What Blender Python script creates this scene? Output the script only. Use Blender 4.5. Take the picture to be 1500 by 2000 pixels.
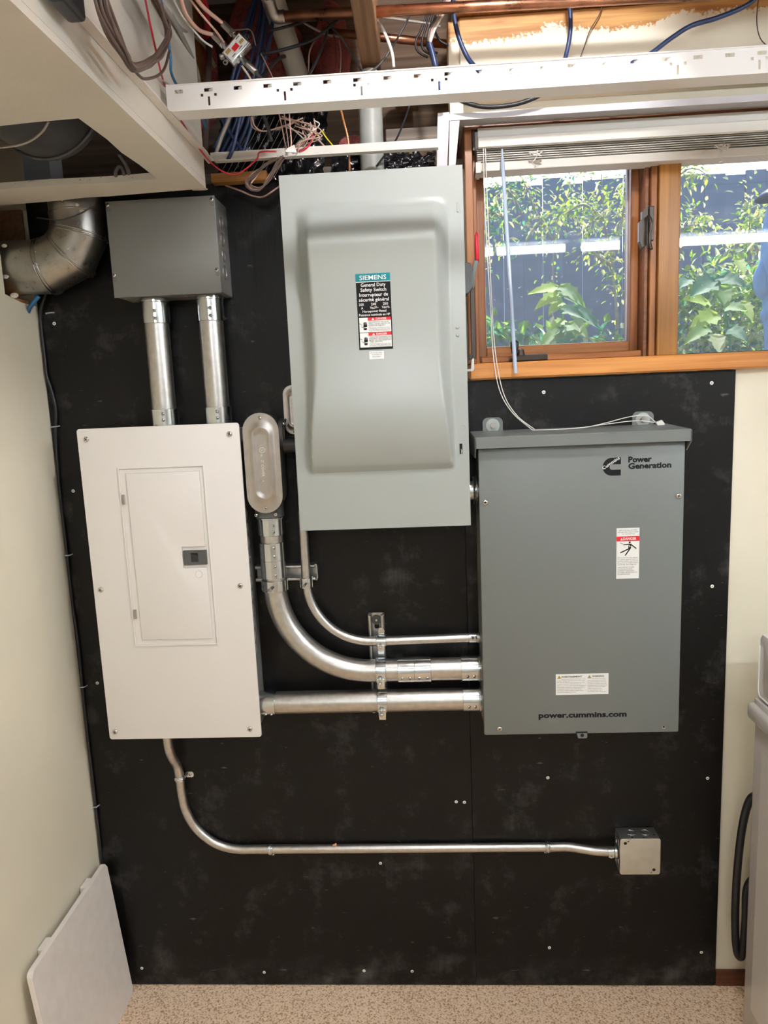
import bpy, bmesh, math, random
from mathutils import Vector, Matrix
random.seed(7)
S = bpy.context.scene
COL = S.collection
for o in list(bpy.data.objects): bpy.data.objects.remove(o)

# ------------------------------------------------------------------ camera
# world: x to the right along the wall, y into the wall (board face at y = 0), z up, metres
FPX = 1418.6
PITCH, YAW, ROLL = math.radians(9.10), math.radians(-3.18), math.radians(2.44)
CAM = Vector((0.0, -1.77, 1.609))
_f = Vector((math.sin(YAW)*math.cos(PITCH), math.cos(YAW)*math.cos(PITCH), -math.sin(PITCH)))
_r0 = Vector((math.cos(YAW), -math.sin(YAW), 0)); _d0 = _f.cross(_r0)
_r = math.cos(ROLL)*_r0 + math.sin(ROLL)*_d0
_d = -math.sin(ROLL)*_r0 + math.cos(ROLL)*_d0
cd = bpy.data.cameras.new('camera'); cam = bpy.data.objects.new('camera', cd); COL.objects.link(cam)
cd.sensor_fit = 'HORIZONTAL'; cd.sensor_width = 36.0; cd.lens = FPX/1500*36.0
cd.clip_start = 0.02; cd.clip_end = 100
cam.matrix_world = Matrix(((_r.x, -_d.x, -_f.x, CAM.x), (_r.y, -_d.y, -_f.y, CAM.y), (_r.z, -_d.z, -_f.z, CAM.z), (0, 0, 0, 1)))
S.camera = cam
def _ray(px, py): return _r*((px-750)/FPX) + _d*((py-1000)/FPX) + _f
def at(px, py, Y=0.0):
    r = _ray(px, py); return CAM + r*((Y-CAM.y)/r.y)
def atx(px, py, X):
    r = _ray(px, py); return CAM + r*((X-CAM.x)/r.x)
def atz(px, py, Z):
    r = _ray(px, py); return CAM + r*((Z-CAM.z)/r.z)

# ------------------------------------------------------------------ sky, sun, exposure
W = bpy.data.worlds.new('world'); S.world = W; W.use_nodes = True
wn = W.node_tree.nodes; wl = W.node_tree.links; wn.clear()
wo = wn.new('ShaderNodeOutputWorld'); bg = wn.new('ShaderNodeBackground'); sk = wn.new('ShaderNodeTexSky')
sk.sky_type = 'NISHITA'; sk.sun_disc = False; sk.sun_elevation = math.radians(58); sk.sun_rotation = math.radians(20)
bg.inputs['Strength'].default_value = 0.60
wl.new(sk.outputs[0], bg.inputs[0]); wl.new(bg.outputs[0], wo.inputs[0])
sd = bpy.data.lights.new('sun', 'SUN'); sd.energy = 18.0; sd.angle = math.radians(0.6); sd.color = (1.0, 0.95, 0.86)
sun = bpy.data.objects.new('sun', sd); COL.objects.link(sun)
sun.rotation_euler = Vector((-0.25, -0.55, -1.0)).to_track_quat('-Z', 'Y').to_euler()
TUBE_POWER = 52.0          # radiance of the fluorescent tubes
BULB_POWER = 570.0         # radiance of the bare bulb between the joists
vs = S.view_settings
vs.view_transform = 'Standard'; vs.look = 'None'; vs.exposure = 0.0; vs.gamma = 1.0; vs.use_curve_mapping = False

# ------------------------------------------------------------------ materials
MATS = {}
def _new(name):
    m = bpy.data.materials.new(name); m.use_nodes = True
    nt = m.node_tree; b = nt.nodes['Principled BSDF']; MATS[name] = m
    return m, nt, b
def pbr(name, col, rough=0.5, metal=0.0, bump=0.0, bscale=200.0, var=0.0, vscale=20.0, spec=0.5, rvar=0.0, coat=0.0, trans=0.0, bdist=0.001, sub=0.0):
    """plain procedural material: colour variation, roughness variation and fine relief from noise"""
    m, nt, b = _new(name)
    b.inputs['Base Color'].default_value = (*col, 1); b.inputs['Roughness'].default_value = rough
    b.inputs['Metallic'].default_value = metal; b.inputs['Specular IOR Level'].default_value = spec
    b.inputs['Coat Weight'].default_value = coat; b.inputs['Transmission Weight'].default_value = trans
    tc = nt.nodes.new('ShaderNodeTexCoord')
    if var > 0 or rvar > 0:
        n = nt.nodes.new('ShaderNodeTexNoise'); n.inputs['Scale'].default_value = vscale; n.inputs['Detail'].default_value = 6
        nt.links.new(tc.outputs['Object'], n.inputs['Vector'])
        if var > 0:
            r = nt.nodes.new('ShaderNodeMapRange'); r.inputs[1].default_value = 0.3; r.inputs[2].default_value = 0.7
            r.inputs[3].default_value = 1-var; r.inputs[4].default_value = 1+var
            nt.links.new(n.outputs['Fac'], r.inputs[0])
            mx = nt.nodes.new('ShaderNodeVectorMath'); mx.operation = 'SCALE'; mx.inputs[0].default_value = col
            nt.links.new(r.outputs[0], mx.inputs['Scale']); nt.links.new(mx.outputs[0], b.inputs['Base Color'])
        if rvar > 0:
            r = nt.nodes.new('ShaderNodeMapRange'); r.inputs[1].default_value = 0.3; r.inputs[2].default_value = 0.7
            r.inputs[3].default_value = max(0.03, rough-rvar); r.inputs[4].default_value = min(1, rough+rvar)
            nt.links.new(n.outputs['Fac'], r.inputs[0]); nt.links.new(r.outputs[0], b.inputs['Roughness'])
    if bump > 0:
        n2 = nt.nodes.new('ShaderNodeTexNoise'); n2.inputs['Scale'].default_value = bscale; n2.inputs['Detail'].default_value = 4
        nt.links.new(tc.outputs['Object'], n2.inputs['Vector'])
        bp = nt.nodes.new('ShaderNodeBump'); bp.inputs['Strength'].default_value = bump; bp.inputs['Distance'].default_value = bdist
        nt.links.new(n2.outputs['Fac'], bp.inputs['Height']); nt.links.new(bp.outputs[0], b.inputs['Normal'])
    return m
def wood(name, c1, c2, axis='X', rough=0.45, scale=1.0, bump=0.25):
    """long grain along one axis: stretched noise mixed between two tones"""
    m, nt, b = _new(name)
    tc = nt.nodes.new('ShaderNodeTexCoord'); mp = nt.nodes.new('ShaderNodeMapping')
    sc = {'X': (3, 90, 90), 'Y': (90, 3, 90), 'Z': (90, 90, 3)}[axis]
    mp.inputs['Scale'].default_value = tuple(s*scale for s in sc)
    n = nt.nodes.new('ShaderNodeTexNoise'); n.inputs['Scale'].default_value = 1.0; n.inputs['Detail'].default_value = 8; n.inputs['Distortion'].default_value = 0.6
    cr = nt.nodes.new('ShaderNodeValToRGB'); cr.color_ramp.elements[0].position = 0.34; cr.color_ramp.elements[1].position = 0.68
    cr.color_ramp.elements[0].color = (*c1, 1); cr.color_ramp.elements[1].color = (*c2, 1)
    L = nt.links.new
    L(tc.outputs['Object'], mp.inputs[0]); L(mp.outputs[0], n.inputs['Vector']); L(n.outputs['Fac'], cr.inputs[0]); L(cr.outputs[0], b.inputs['Base Color'])
    bp = nt.nodes.new('ShaderNodeBump'); bp.inputs['Strength'].default_value = bump; bp.inputs['Distance'].default_value = 0.001
    L(n.outputs['Fac'], bp.inputs['Height']); L(bp.outputs[0], b.inputs['Normal'])
    b.inputs['Roughness'].default_value = rough
    return m
def emit(name, col, power):
    m, nt, b = _new(name)
    b.inputs['Base Color'].default_value = (*col, 1); b.inputs['Emission Color'].default_value = (*col, 1); b.inputs['Emission Strength'].default_value = power
    return m
def board_mat():
    """black painted plywood: vertical grain relief, pale scuffs and chalky smudges"""
    m, nt, b = _new('black_plywood'); N = nt.nodes.new; L = nt.links.new
    tc = N('ShaderNodeTexCoord')
    mp = N('ShaderNodeMapping'); mp.inputs['Scale'].default_value = (160, 160, 5); L(tc.outputs['Object'], mp.inputs[0])
    g = N('ShaderNodeTexNoise'); g.inputs['Scale'].default_value = 1; g.inputs['Detail'].default_value = 6; L(mp.outputs[0], g.inputs['Vector'])
    s1 = N('ShaderNodeTexNoise'); s1.inputs['Scale'].default_value = 7.5; s1.inputs['Detail'].default_value = 8; s1.inputs['Roughness'].default_value = 0.72; L(tc.outputs['Object'], s1.inputs['Vector'])
    r1 = N('ShaderNodeMapRange'); r1.inputs[1].default_value = 0.54; r1.inputs[2].default_value = 0.80; L(s1.outputs['Fac'], r1.inputs[0])
    mp2 = N('ShaderNodeMapping'); mp2.inputs['Scale'].default_value = (25, 25, 70); mp2.inputs['Location'].default_value = (3, 1, 5); L(tc.outputs['Object'], mp2.inputs[0])
    s2 = N('ShaderNodeTexNoise'); s2.inputs['Scale'].default_value = 1; s2.inputs['Detail'].default_value = 3; L(mp2.outputs[0], s2.inputs['Vector'])
    r2 = N('ShaderNodeMapRange'); r2.inputs[1].default_value = 0.705; r2.inputs[2].default_value = 0.79; L(s2.outputs['Fac'], r2.inputs[0])
    mu = N('ShaderNodeMath'); mu.operation = 'MULTIPLY'; L(r1.outputs[0], mu.inputs[0]); L(g.outputs['Fac'], mu.inputs[1])
    ad = N('ShaderNodeMath'); ad.operation = 'MULTIPLY_ADD'; ad.inputs[1].default_value = 0.8; L(r2.outputs[0], ad.inputs[0]); L(mu.outputs[0], ad.inputs[2])
    # floor dust caught on the lowest hand's breadth of the sheet
    sx = N('ShaderNodeSeparateXYZ'); L(tc.outputs['Object'], sx.inputs[0])
    rz = N('ShaderNodeMapRange'); rz.inputs[1].default_value = 0.10; rz.inputs[2].default_value = 0.0; rz.inputs[4].default_value = 0.55; L(sx.outputs['Z'], rz.inputs[0])
    s3 = N('ShaderNodeTexNoise'); s3.inputs['Scale'].default_value = 16; s3.inputs['Detail'].default_value = 8; s3.inputs['Roughness'].default_value = 0.75; L(tc.outputs['Object'], s3.inputs['Vector'])
    r3 = N('ShaderNodeMapRange'); r3.inputs[1].default_value = 0.45; r3.inputs[2].default_value = 0.75; L(s3.outputs['Fac'], r3.inputs[0])
    du = N('ShaderNodeMath'); du.operation = 'MULTIPLY_ADD'; L(rz.outputs[0], du.inputs[0]); L(r3.outputs[0], du.inputs[1]); L(ad.outputs[0], du.inputs[2])
    mx = N('ShaderNodeMix'); mx.data_type = 'RGBA'; mx.clamp_factor = True; mx.inputs[6].default_value = (0.0040, 0.0036, 0.0036, 1); mx.inputs[7].default_value = (0.13, 0.125, 0.118, 1)
    L(du.outputs[0], mx.inputs[0]); L(mx.outputs[2], b.inputs['Base Color'])
    bp = N('ShaderNodeBump'); bp.inputs['Strength'].default_value = 0.35; bp.inputs['Distance'].default_value = 0.0008
    L(g.outputs['Fac'], bp.inputs['Height']); L(bp.outputs[0], b.inputs['Normal'])
    b.inputs['Roughness'].default_value = 0.42; b.inputs['Specular IOR Level'].default_value = 0.26
    return m
def carpet_mat():
    m, nt, b = _new('speckled_carpet'); N = nt.nodes.new; L = nt.links.new
    tc = N('ShaderNodeTexCoord')
    n1 = N('ShaderNodeTexNoise'); n1.inputs['Scale'].default_value = 210; n1.inputs['Detail'].default_value = 2; L(tc.outputs['Object'], n1.inputs['Vector'])
    cr = N('ShaderNodeValToRGB'); e = cr.color_ramp.elements
    e[0].position = 0.30; e[0].color = (0.44, 0.25, 0.14, 1); e[1].position = 0.50; e[1].color = (0.93, 0.69, 0.48, 1)
    e2 = cr.color_ramp.elements.new(0.70); e2.color = (0.97, 0.79, 0.59, 1)
    L(n1.outputs['Fac'], cr.inputs[0]); L(cr.outputs[0], b.inputs['Base Color'])
    bp = N('ShaderNodeBump'); bp.inputs['Strength'].default_value = 0.8; bp.inputs['Distance'].default_value = 0.004
    L(n1.outputs['Fac'], bp.inputs['Height']); L(bp.outputs[0], b.inputs['Normal']); b.inputs['Roughness'].default_value = 0.95; b.inputs['Specular IOR Level'].default_value = 0.1
    return m
def header_mat():
    """pine beam, its lower part rolled over with cream paint; the ragged paint edge and a worn patch belong to the wood"""
    m, nt, b = _new('half_painted_pine'); N = nt.nodes.new; L = nt.links.new
    tc = N('ShaderNodeTexCoord'); mp = N('ShaderNodeMapping'); mp.inputs['Scale'].default_value = (4, 60, 75); L(tc.outputs['Object'], mp.inputs[0])
    g = N('ShaderNodeTexNoise'); g.inputs['Scale'].default_value = 1; g.inputs['Detail'].default_value = 6; g.inputs['Distortion'].default_value = 1.0; L(mp.outputs[0], g.inputs['Vector'])
    cr = N('ShaderNodeValToRGB'); cr.color_ramp.elements[0].position = 0.35; cr.color_ramp.elements[1].position = 0.65
    cr.color_ramp.elements[0].color = (0.46, 0.21, 0.06, 1); cr.color_ramp.elements[1].color = (0.74, 0.42, 0.15, 1); L(g.outputs['Fac'], cr.inputs[0])
    sx = N('ShaderNodeSeparateXYZ'); L(tc.outputs['Object'], sx.inputs[0])
    nz = N('ShaderNodeTexNoise'); nz.inputs['Scale'].default_value = 7; nz.inputs['Detail'].default_value = 2; L(tc.outputs['Object'], nz.inputs['Vector'])
    nf = N('ShaderNodeTexNoise'); nf.inputs['Scale'].default_value = 160; nf.inputs['Detail'].default_value = 3; L(tc.outputs['Object'], nf.inputs['Vector'])
    # edge height = 0.135 + 0.02*x + noise
    a = N('ShaderNodeMath'); a.operation = 'MULTIPLY_ADD'; a.inputs[1].default_value = -0.03; L(sx.outputs['X'], a.inputs[0]); L(sx.outputs['Z'], a.inputs[2])
    a2 = N('ShaderNodeMath'); a2.operation = 'MULTIPLY_ADD'; a2.inputs[1].default_value = 0.085; L(nz.outputs['Fac'], a2.inputs[0]); L(a.outputs[0], a2.inputs[2])
    a3 = N('ShaderNodeMath'); a3.operation = 'MULTIPLY_ADD'; a3.inputs[1].default_value = 0.045; L(nf.outputs['Fac'], a3.inputs[0]); L(a2.outputs[0], a3.inputs[2])
    r = N('ShaderNodeMapRange'); r.inputs[1].default_value = 0.214; r.inputs[2].default_value = 0.219; L(a3.outputs[0], r.inputs[0])
    mx = N('ShaderNodeMix'); mx.data_type = 'RGBA'; mx.inputs[6].default_value = (0.84, 0.76, 0.60, 1); L(r.outputs[0], mx.inputs[0]); L(cr.outputs[0], mx.inputs[7])
    L(mx.outputs[2], b.inputs['Base Color']); b.inputs['Roughness'].default_value = 0.55
    bp = N('ShaderNodeBump'); bp.inputs['Strength'].default_value = 0.3; bp.inputs['Distance'].default_value = 0.001; L(g.outputs['Fac'], bp.inputs['Height']); L(bp.outputs[0], b.inputs['Normal'])
    return m
def glass_mat():
    m, nt, b = _new('window_glass'); nt.nodes.remove(b); N = nt.nodes.new; L = nt.links.new
    out = [n for n in nt.nodes if n.type == 'OUTPUT_MATERIAL'][0]
    tr = N('ShaderNodeBsdfTransparent'); tr.inputs[0].default_value = (0.93, 0.96, 0.97, 1)
    gl = N('ShaderNodeBsdfGlossy'); gl.inputs['Roughness'].default_value = 0.015
    fr = N('ShaderNodeFresnel'); fr.inputs[0].default_value = 1.52
    # dust specks and rain spots on the pane
    tc = N('ShaderNodeTexCoord'); n = N('ShaderNodeTexNoise'); n.inputs['Scale'].default_value = 130; n.inputs['Detail'].default_value = 2; L(tc.outputs['Object'], n.inputs['Vector'])
    r = N('ShaderNodeMapRange'); r.inputs[1].default_value = 0.72; r.inputs[2].default_value = 0.78; r.inputs[4].default_value = 0.55; L(n.outputs['Fac'], r.inputs[0])
    df = N('ShaderNodeBsdfTranslucent'); df.inputs[0].default_value = (0.85, 0.88, 0.9, 1)
    m1 = N('ShaderNodeMixShader'); L(fr.outputs[0], m1.inputs[0]); L(tr.outputs[0], m1.inputs[1]); L(gl.outputs[0], m1.inputs[2])
    ad = N('ShaderNodeMath'); ad.operation = 'ADD'; ad.inputs[1].default_value = 0.085; L(r.outputs[0], ad.inputs[0])
    m2 = N('ShaderNodeMixShader'); L(ad.outputs[0], m2.inputs[0]); L(m1.outputs[0], m2.inputs[1]); L(df.outputs[0], m2.inputs[2])
    L(m2.outputs[0], out.inputs[0]); return m
def leaf_mat(name, col, tcol):
    m, nt, b = _new(name); nt.nodes.remove(b); N = nt.nodes.new; L = nt.links.new
    out = [n for n in nt.nodes if n.type == 'OUTPUT_MATERIAL'][0]
    tc = N('ShaderNodeTexCoord'); n = N('ShaderNodeTexNoise'); n.inputs['Scale'].default_value = 9; n.inputs['Detail'].default_value = 3; L(tc.outputs['Object'], n.inputs['Vector'])
    def ramp(c):
        q = N('ShaderNodeMix'); q.data_type = 'RGBA'; q.inputs[6].default_value = (c[0]*0.6, c[1]*0.75, c[2]*0.9, 1); q.inputs[7].default_value = (min(1, c[0]*1.5), min(1, c[1]*1.2), c[2], 1); L(n.outputs['Fac'], q.inputs[0]); return q.outputs[2]
    d = N('ShaderNodeBsdfPrincipled'); L(ramp(col), d.inputs['Base Color']); d.inputs['Roughness'].default_value = 0.6; d.inputs['Specular IOR Level'].default_value = 0.3
    t = N('ShaderNodeBsdfTranslucent'); L(ramp(tcol), t.inputs[0])
    mx = N('ShaderNodeMixShader'); mx.inputs[0].default_value = 0.58; L(d.outputs[0], mx.inputs[1]); L(t.outputs[0], mx.inputs[2]); L(mx.outputs[0], out.inputs[0])
    return m
board_mat(); carpet_mat(); header_mat(); glass_mat()
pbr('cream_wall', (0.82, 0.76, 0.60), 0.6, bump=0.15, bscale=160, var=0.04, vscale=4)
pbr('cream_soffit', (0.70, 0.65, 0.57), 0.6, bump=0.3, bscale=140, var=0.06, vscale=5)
pbr('gypsum', (0.55, 0.44, 0.38), 0.9, bump=0.8, bscale=120, var=0.2, vscale=60)
pbr('white_wall', (0.82, 0.81, 0.78), 0.7, bump=0.15)
pbr('tan_wall', (0.62, 0.60, 0.56), 0.7, bump=0.15)
pbr('white_enamel', (0.82, 0.785, 0.74), 0.34, bump=0.03, bscale=500)
pbr('white_metal', (0.86, 0.84, 0.81), 0.35, bump=0.03, bscale=300)
pbr('offwhite_paint', (0.86, 0.80, 0.74), 0.5, bump=0.25, bscale=400, var=0.04, vscale=30)
pbr('sage_grey', (0.375, 0.40, 0.372), 0.30, bump=0.05, bscale=420, bdist=0.0006)
pbr('mid_grey', (0.160, 0.174, 0.163), 0.40, bump=0.05, bscale=450, bdist=0.0006)
pbr('box_grey', (0.185, 0.185, 0.172), 0.38, bump=0.08, bscale=420, bdist=0.0006)
pbr('cast_grey', (0.085, 0.088, 0.085), 0.5, bump=0.3, bscale=300)
pbr('galvanised', (0.52, 0.52, 0.50), 0.40, metal=1.0, var=0.10, vscale=60, rvar=0.04)
pbr('conduit_steel', (0.58, 0.565, 0.535), 0.36, metal=1.0, var=0.09, vscale=90, rvar=0.05)
pbr('zinc', (0.66, 0.69, 0.70), 0.20, metal=1.0, var=0.05, vscale=60, rvar=0.03)
pbr('stamped_steel', (0.47, 0.44, 0.415), 0.36, metal=1.0, var=0.08, vscale=40, rvar=0.04)
pbr('duct_tin', (0.40, 0.39, 0.365), 0.30, metal=1.0, var=0.12, vscale=40, rvar=0.04)
pbr('dull_duct', (0.10, 0.10, 0.105), 0.45, metal=0.6, var=0.2, vscale=20)
pbr('screw_metal', (0.62, 0.61, 0.58), 0.22, metal=1.0)
pbr('beige_cover', (0.56, 0.52, 0.43), 0.42, metal=0.2, bump=0.08, bscale=300, var=0.06, vscale=40)
pbr('strut_steel', (0.50, 0.50, 0.49), 0.36, metal=1.0, var=0.10, vscale=60)
pbr('copper', (0.50, 0.235, 0.14), 0.32, metal=1.0, var=0.35, vscale=25, bump=0.1, rvar=0.12)
pbr('bright_copper', (0.85, 0.40, 0.20), 0.25, metal=1.0)
pbr('dark_slot', (0.008, 0.008, 0.008), 0.9)
pbr('black_plastic', (0.018, 0.018, 0.02), 0.35)
pbr('black_rubber', (0.012, 0.012, 0.015), 0.42)
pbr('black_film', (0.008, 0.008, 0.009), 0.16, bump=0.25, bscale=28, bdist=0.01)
pbr('dark_latch', (0.085, 0.087, 0.088), 0.35)
pbr('red_grip', (0.62, 0.012, 0.03), 0.28)
pbr('blue_cable', (0.022, 0.042, 0.115), 0.35)
pbr('bright_blue_cable', (0.03, 0.16, 0.34), 0.4)
pbr('grey_cable', (0.36, 0.33, 0.29), 0.5)
pbr('dark_grey_cable', (0.055, 0.055, 0.058), 0.4)
pbr('brown_cable', (0.105, 0.068, 0.055), 0.42)
pbr('tan_cable', (0.42, 0.26, 0.20), 0.45)
pbr('pink_cable', (0.70, 0.43, 0.34), 0.4)
pbr('white_cable', (0.78, 0.74, 0.68), 0.4)
pbr('red_cable', (0.50, 0.022, 0.04), 0.4)
pbr('maroon_cable', (0.20, 0.03, 0.035), 0.4)
pbr('pvc_grey', (0.52, 0.49, 0.44), 0.4, var=0.1, vscale=15)
pbr('conduit_pvc', (0.33, 0.34, 0.31), 0.45, var=0.1, vscale=30)
pbr('pink_wool', (0.42, 0.105, 0.095), 0.95, bump=1.0, bscale=45, bdist=0.02, var=0.45, vscale=14)
pbr('vinyl_white', (0.74, 0.71, 0.65), 0.45, bump=0.04)
pbr('angle_grey', (0.60, 0.58, 0.60), 0.4)
pbr('clear_plastic', (0.62, 0.74, 0.92), 0.15, trans=0.25)
pbr('bronze', (0.055, 0.042, 0.034), 0.30, metal=0.6)
pbr('appliance_white', (0.72, 0.68, 0.64), 0.22, coat=0.3)
pbr('label_white', (0.86, 0.85, 0.81), 0.5)
pbr('label_black', (0.010, 0.010, 0.011), 0.6, spec=0.2)
pbr('label_teal', (0.0, 0.23, 0.27), 0.45)
pbr('label_red', (0.72, 0.012, 0.022), 0.45)
pbr('label_yellow', (0.75, 0.55, 0.02), 0.5)
pbr('label_gold', (0.42, 0.30, 0.09), 0.5)
pbr('print_grey', (0.12, 0.12, 0.12), 0.6)
pbr('putty_orange', (0.72, 0.34, 0.20), 0.7)
pbr('staple_metal', (0.45, 0.46, 0.47), 0.5, metal=0.3)
pbr('fence_grey', (0.135, 0.165, 0.225), 0.8, bump=0.5, bscale=40, var=0.25, vscale=8)
pbr('siding_white', (0.80, 0.80, 0.80), 0.6)
pbr('soil', (0.10, 0.07, 0.05), 0.95, bump=1, bscale=20)
pbr('bark', (0.34, 0.29, 0.22), 0.9, bump=0.7, bscale=60, var=0.25, vscale=40)
pbr('blue_cloth', (0.20, 0.38, 0.66), 0.8, bump=0.3, bscale=60, var=0.12, vscale=12)
pbr('sun_block_eave', (0.45, 0.42, 0.38), 0.8)
wood('sash_wood', (0.22, 0.072, 0.018), (0.38, 0.145, 0.038), 'Z', 0.35)
wood('sash_wood_flat', (0.27, 0.09, 0.02), (0.45, 0.18, 0.045), 'X', 0.35)
wood('mullion_wood', (0.26, 0.105, 0.018), (0.42, 0.185, 0.032), 'Z', 0.32)
wood('sill_wood', (0.52, 0.195, 0.045), (0.70, 0.31, 0.085), 'X', 0.32)
wood('head_wood', (0.16, 0.055, 0.02), (0.25, 0.095, 0.035), 'X', 0.4)
wood('baseboard_wood', (0.07, 0.020, 0.008), (0.13, 0.042, 0.016), 'X', 0.4)
wood('joist_wood', (0.20, 0.105, 0.05), (0.34, 0.19, 0.10), 'Y', 0.7)
wood('rim_wood', (0.10, 0.062, 0.04), (0.24, 0.16, 0.105), 'X', 0.85, 0.6)
wood('stained_joist', (0.20, 0.075, 0.020), (0.36, 0.155, 0.05), 'Y', 0.4)
wood('grey_wood', (0.15, 0.12, 0.095), (0.27, 0.225, 0.18), 'X', 0.8)
wood('pine', (0.42, 0.17, 0.045), (0.62, 0.32, 0.10), 'X', 0.5)
leaf_mat('leaf_green', (0.07, 0.20, 0.035), (0.30, 0.55, 0.06))
leaf_mat('leaf_teal', (0.045, 0.17, 0.10), (0.08, 0.32, 0.15))
leaf_mat('leaf_lime', (0.22, 0.38, 0.04), (0.55, 0.75, 0.07))
leaf_mat('leaf_yellow', (0.50, 0.42, 0.16), (0.9, 0.75, 0.30))
leaf_mat('leaf_pale', (0.30, 0.40, 0.24), (0.65, 0.75, 0.42))
emit('tube_glow', (0.87, 0.935, 1.0), TUBE_POWER)
emit('side_fill_glow', (0.87, 0.935, 1.0), TUBE_POWER*1.35)
emit('bulb_glow', (0.95, 0.96, 1.0), BULB_POWER)
emit('old_tube_glow', (0.87, 0.935, 1.0), TUBE_POWER*0.35)
emit('far_fill_glow', (0.87, 0.935, 1.0), TUBE_POWER*2.0)

# ------------------------------------------------------------------ geometry helpers
ORG = {}
def top(o):
    while o.parent: o = o.parent
    return o
def link(name, me, mat, parent=None, smooth=False):
    o = bpy.data.objects.new(name, me); COL.objects.link(o)
    if mat: me.materials.append(MATS[mat])
    if smooth:
        for p in me.polygons: p.use_smooth = True
    if parent is not None:
        o.parent = parent
        me.transform(Matrix.Translation(-ORG[top(parent).name]))
    else:
        # origin at the base of the mesh
        co = [v.co for v in me.vertices]
        c = Vector(((min(v.x for v in co)+max(v.x for v in co))/2, (min(v.y for v in co)+max(v.y for v in co))/2, min(v.z for v in co)))
        me.transform(Matrix.Translation(-c)); o.location = c; ORG[o.name] = c
    return o
def tag(o, label=None, cat=None, group=None, kind=None):
    if label: o['label'] = label
    if cat: o['category'] = cat
    if group: o['group'] = group
    if kind: o['kind'] = kind
    return o
def thing(name, label, cat, loc, group=None, kind=None):
    o = bpy.data.objects.new(name, None); COL.objects.link(o); o.empty_display_size = 0.05
    o.location = loc; ORG[o.name] = Vector(loc); return tag(o, label, cat, group, kind)
class MB:
    """collects shapes in world metres; build() links them as one mesh object"""
    def __init__(s): s.bm = bmesh.new()
    def box(s, x0, x1, y0, y1, z0, z1, bev=0.0, seg=2):
        b = bmesh.new(); bmesh.ops.create_cube(b, size=1)
        for v in b.verts: v.co = Vector((x0+(v.co.x+.5)*(x1-x0), y0+(v.co.y+.5)*(y1-y0), z0+(v.co.z+.5)*(z1-z0)))
        if bev > 0: bmesh.ops.bevel(b, geom=list(b.edges), offset=bev, segments=seg, affect='EDGES', profile=0.5)
        return s._merge(b)
    def _merge(s, b, M=None):
        me = bpy.data.meshes.new('t'); b.to_mesh(me); b.free()
        if M: me.transform(M)
        s.bm.from_mesh(me); bpy.data.meshes.remove(me); return s
    def prism(s, pts, y0, y1, plane='XZ', bev=0.0):
        """polygon (list of 2-tuples) extruded along the third axis from y0 to y1"""
        b = bmesh.new()
        def P(a, c, t): return {'XZ': (a, t, c), 'XY': (a, c, t), 'YZ': (t, a, c)}[plane]
        vs_ = [b.verts.new(P(a, c, y0)) for a, c in pts]; f = b.faces.new(vs_)
        r = bmesh.ops.extrude_face_region(b, geom=[f])
        for v in r['geom']:
            if isinstance(v, bmesh.types.BMVert): v.co = Vector(P(*{'XZ': (v.co.x, v.co.z), 'XY': (v.co.x, v.co.y), 'YZ': (v.co.y, v.co.z)}[plane], y1))
        bmesh.ops.recalc_face_normals(b, faces=list(b.faces))
        if bev > 0:
            ff = [f for f in b.faces if len(f.verts) == len(pts)]
            es = list({e for f in ff for e in f.edges})
            bmesh.ops.bevel(b, geom=es, offset=bev, segments=2, affect='EDGES', profile=0.5)
        return s._merge(b)
    def cyl(s, p0, p1, r0, r1=None, n=20, cap=True):
        r1 = r0 if r1 is None else r1
        p0 = Vector(p0); p1 = Vector(p1); d = p1-p0
        b = bmesh.new(); bmesh.ops.create_cone(b, cap_ends=cap, segments=n, radius1=r0, radius2=r1, depth=d.length)
        return s._merge(b, Matrix.Translation((p0+p1)/2) @ d.to_track_quat('Z', 'Y').to_matrix().to_4x4())
    def ball(s, c, r, u=14, v=10, sc=(1, 1, 1)):
        b = bmesh.new(); bmesh.ops.create_uvsphere(b, u_segments=u, v_segments=v, radius=r)
        return s._merge(b, Matrix.Translation(c) @ Matrix.Diagonal((*sc, 1)))
    def torus(s, c, axis, R, r, n=24, m=8, a0=0.0, a1=2*math.pi):
        q = Vector(axis).to_track_quat('Z', 'Y'); full = abs(a1-a0-2*math.pi) < 1e-6
        pts = [Vector(c) + q @ Vector((R*math.cos(a0+(a1-a0)*k/n), R*math.sin(a0+(a1-a0)*k/n), 0)) for k in range(n if full else n+1)]
        return s.tube(pts, r, m, closed=full)
    def tube(s, pts, r, n=8, closed=False, cap=True):
        pts = [Vector(p) for p in pts]; N = len(pts); rr = r if isinstance(r, (list, tuple)) else [r]*N
        T = []
        for i in range(N):
            a = pts[(i-1) % N] if (closed or i > 0) else pts[0]; c = pts[(i+1) % N] if (closed or i < N-1) else pts[-1]
            T.append((c-a).normalized())
        u = T[0].orthogonal().normalized(); rings = []; bm = s.bm
        for i in range(N):
            if i > 0: u = (T[i-1].rotation_difference(T[i]) @ u)
            u = (u - T[i]*u.dot(T[i])).normalized(); v = T[i].cross(u)
            rings.append([bm.verts.new(pts[i]+(u*math.cos(2*math.pi*k/n)+v*math.sin(2*math.pi*k/n))*rr[i]) for k in range(n)])
        if closed:
            # align the last ring with the first
            best = min(range(n), key=lambda o_: (rings[-1][o_].co-rings[0][0].co).length)
        for i in range(N if closed else N-1):
            a = rings[i]; c = rings[(i+1) % N]; off = 0
            if closed and i == N-1:
                off = 0; a = rings[-1][best:]+rings[-1][:best]
            for k in range(n): bm.faces.new((a[k], a[(k+1) % n], c[(k+1) % n], c[k]))
        if cap and not closed:
            bm.faces.new(list(reversed(rings[0]))); bm.faces.new(rings[-1])
        return s
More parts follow.
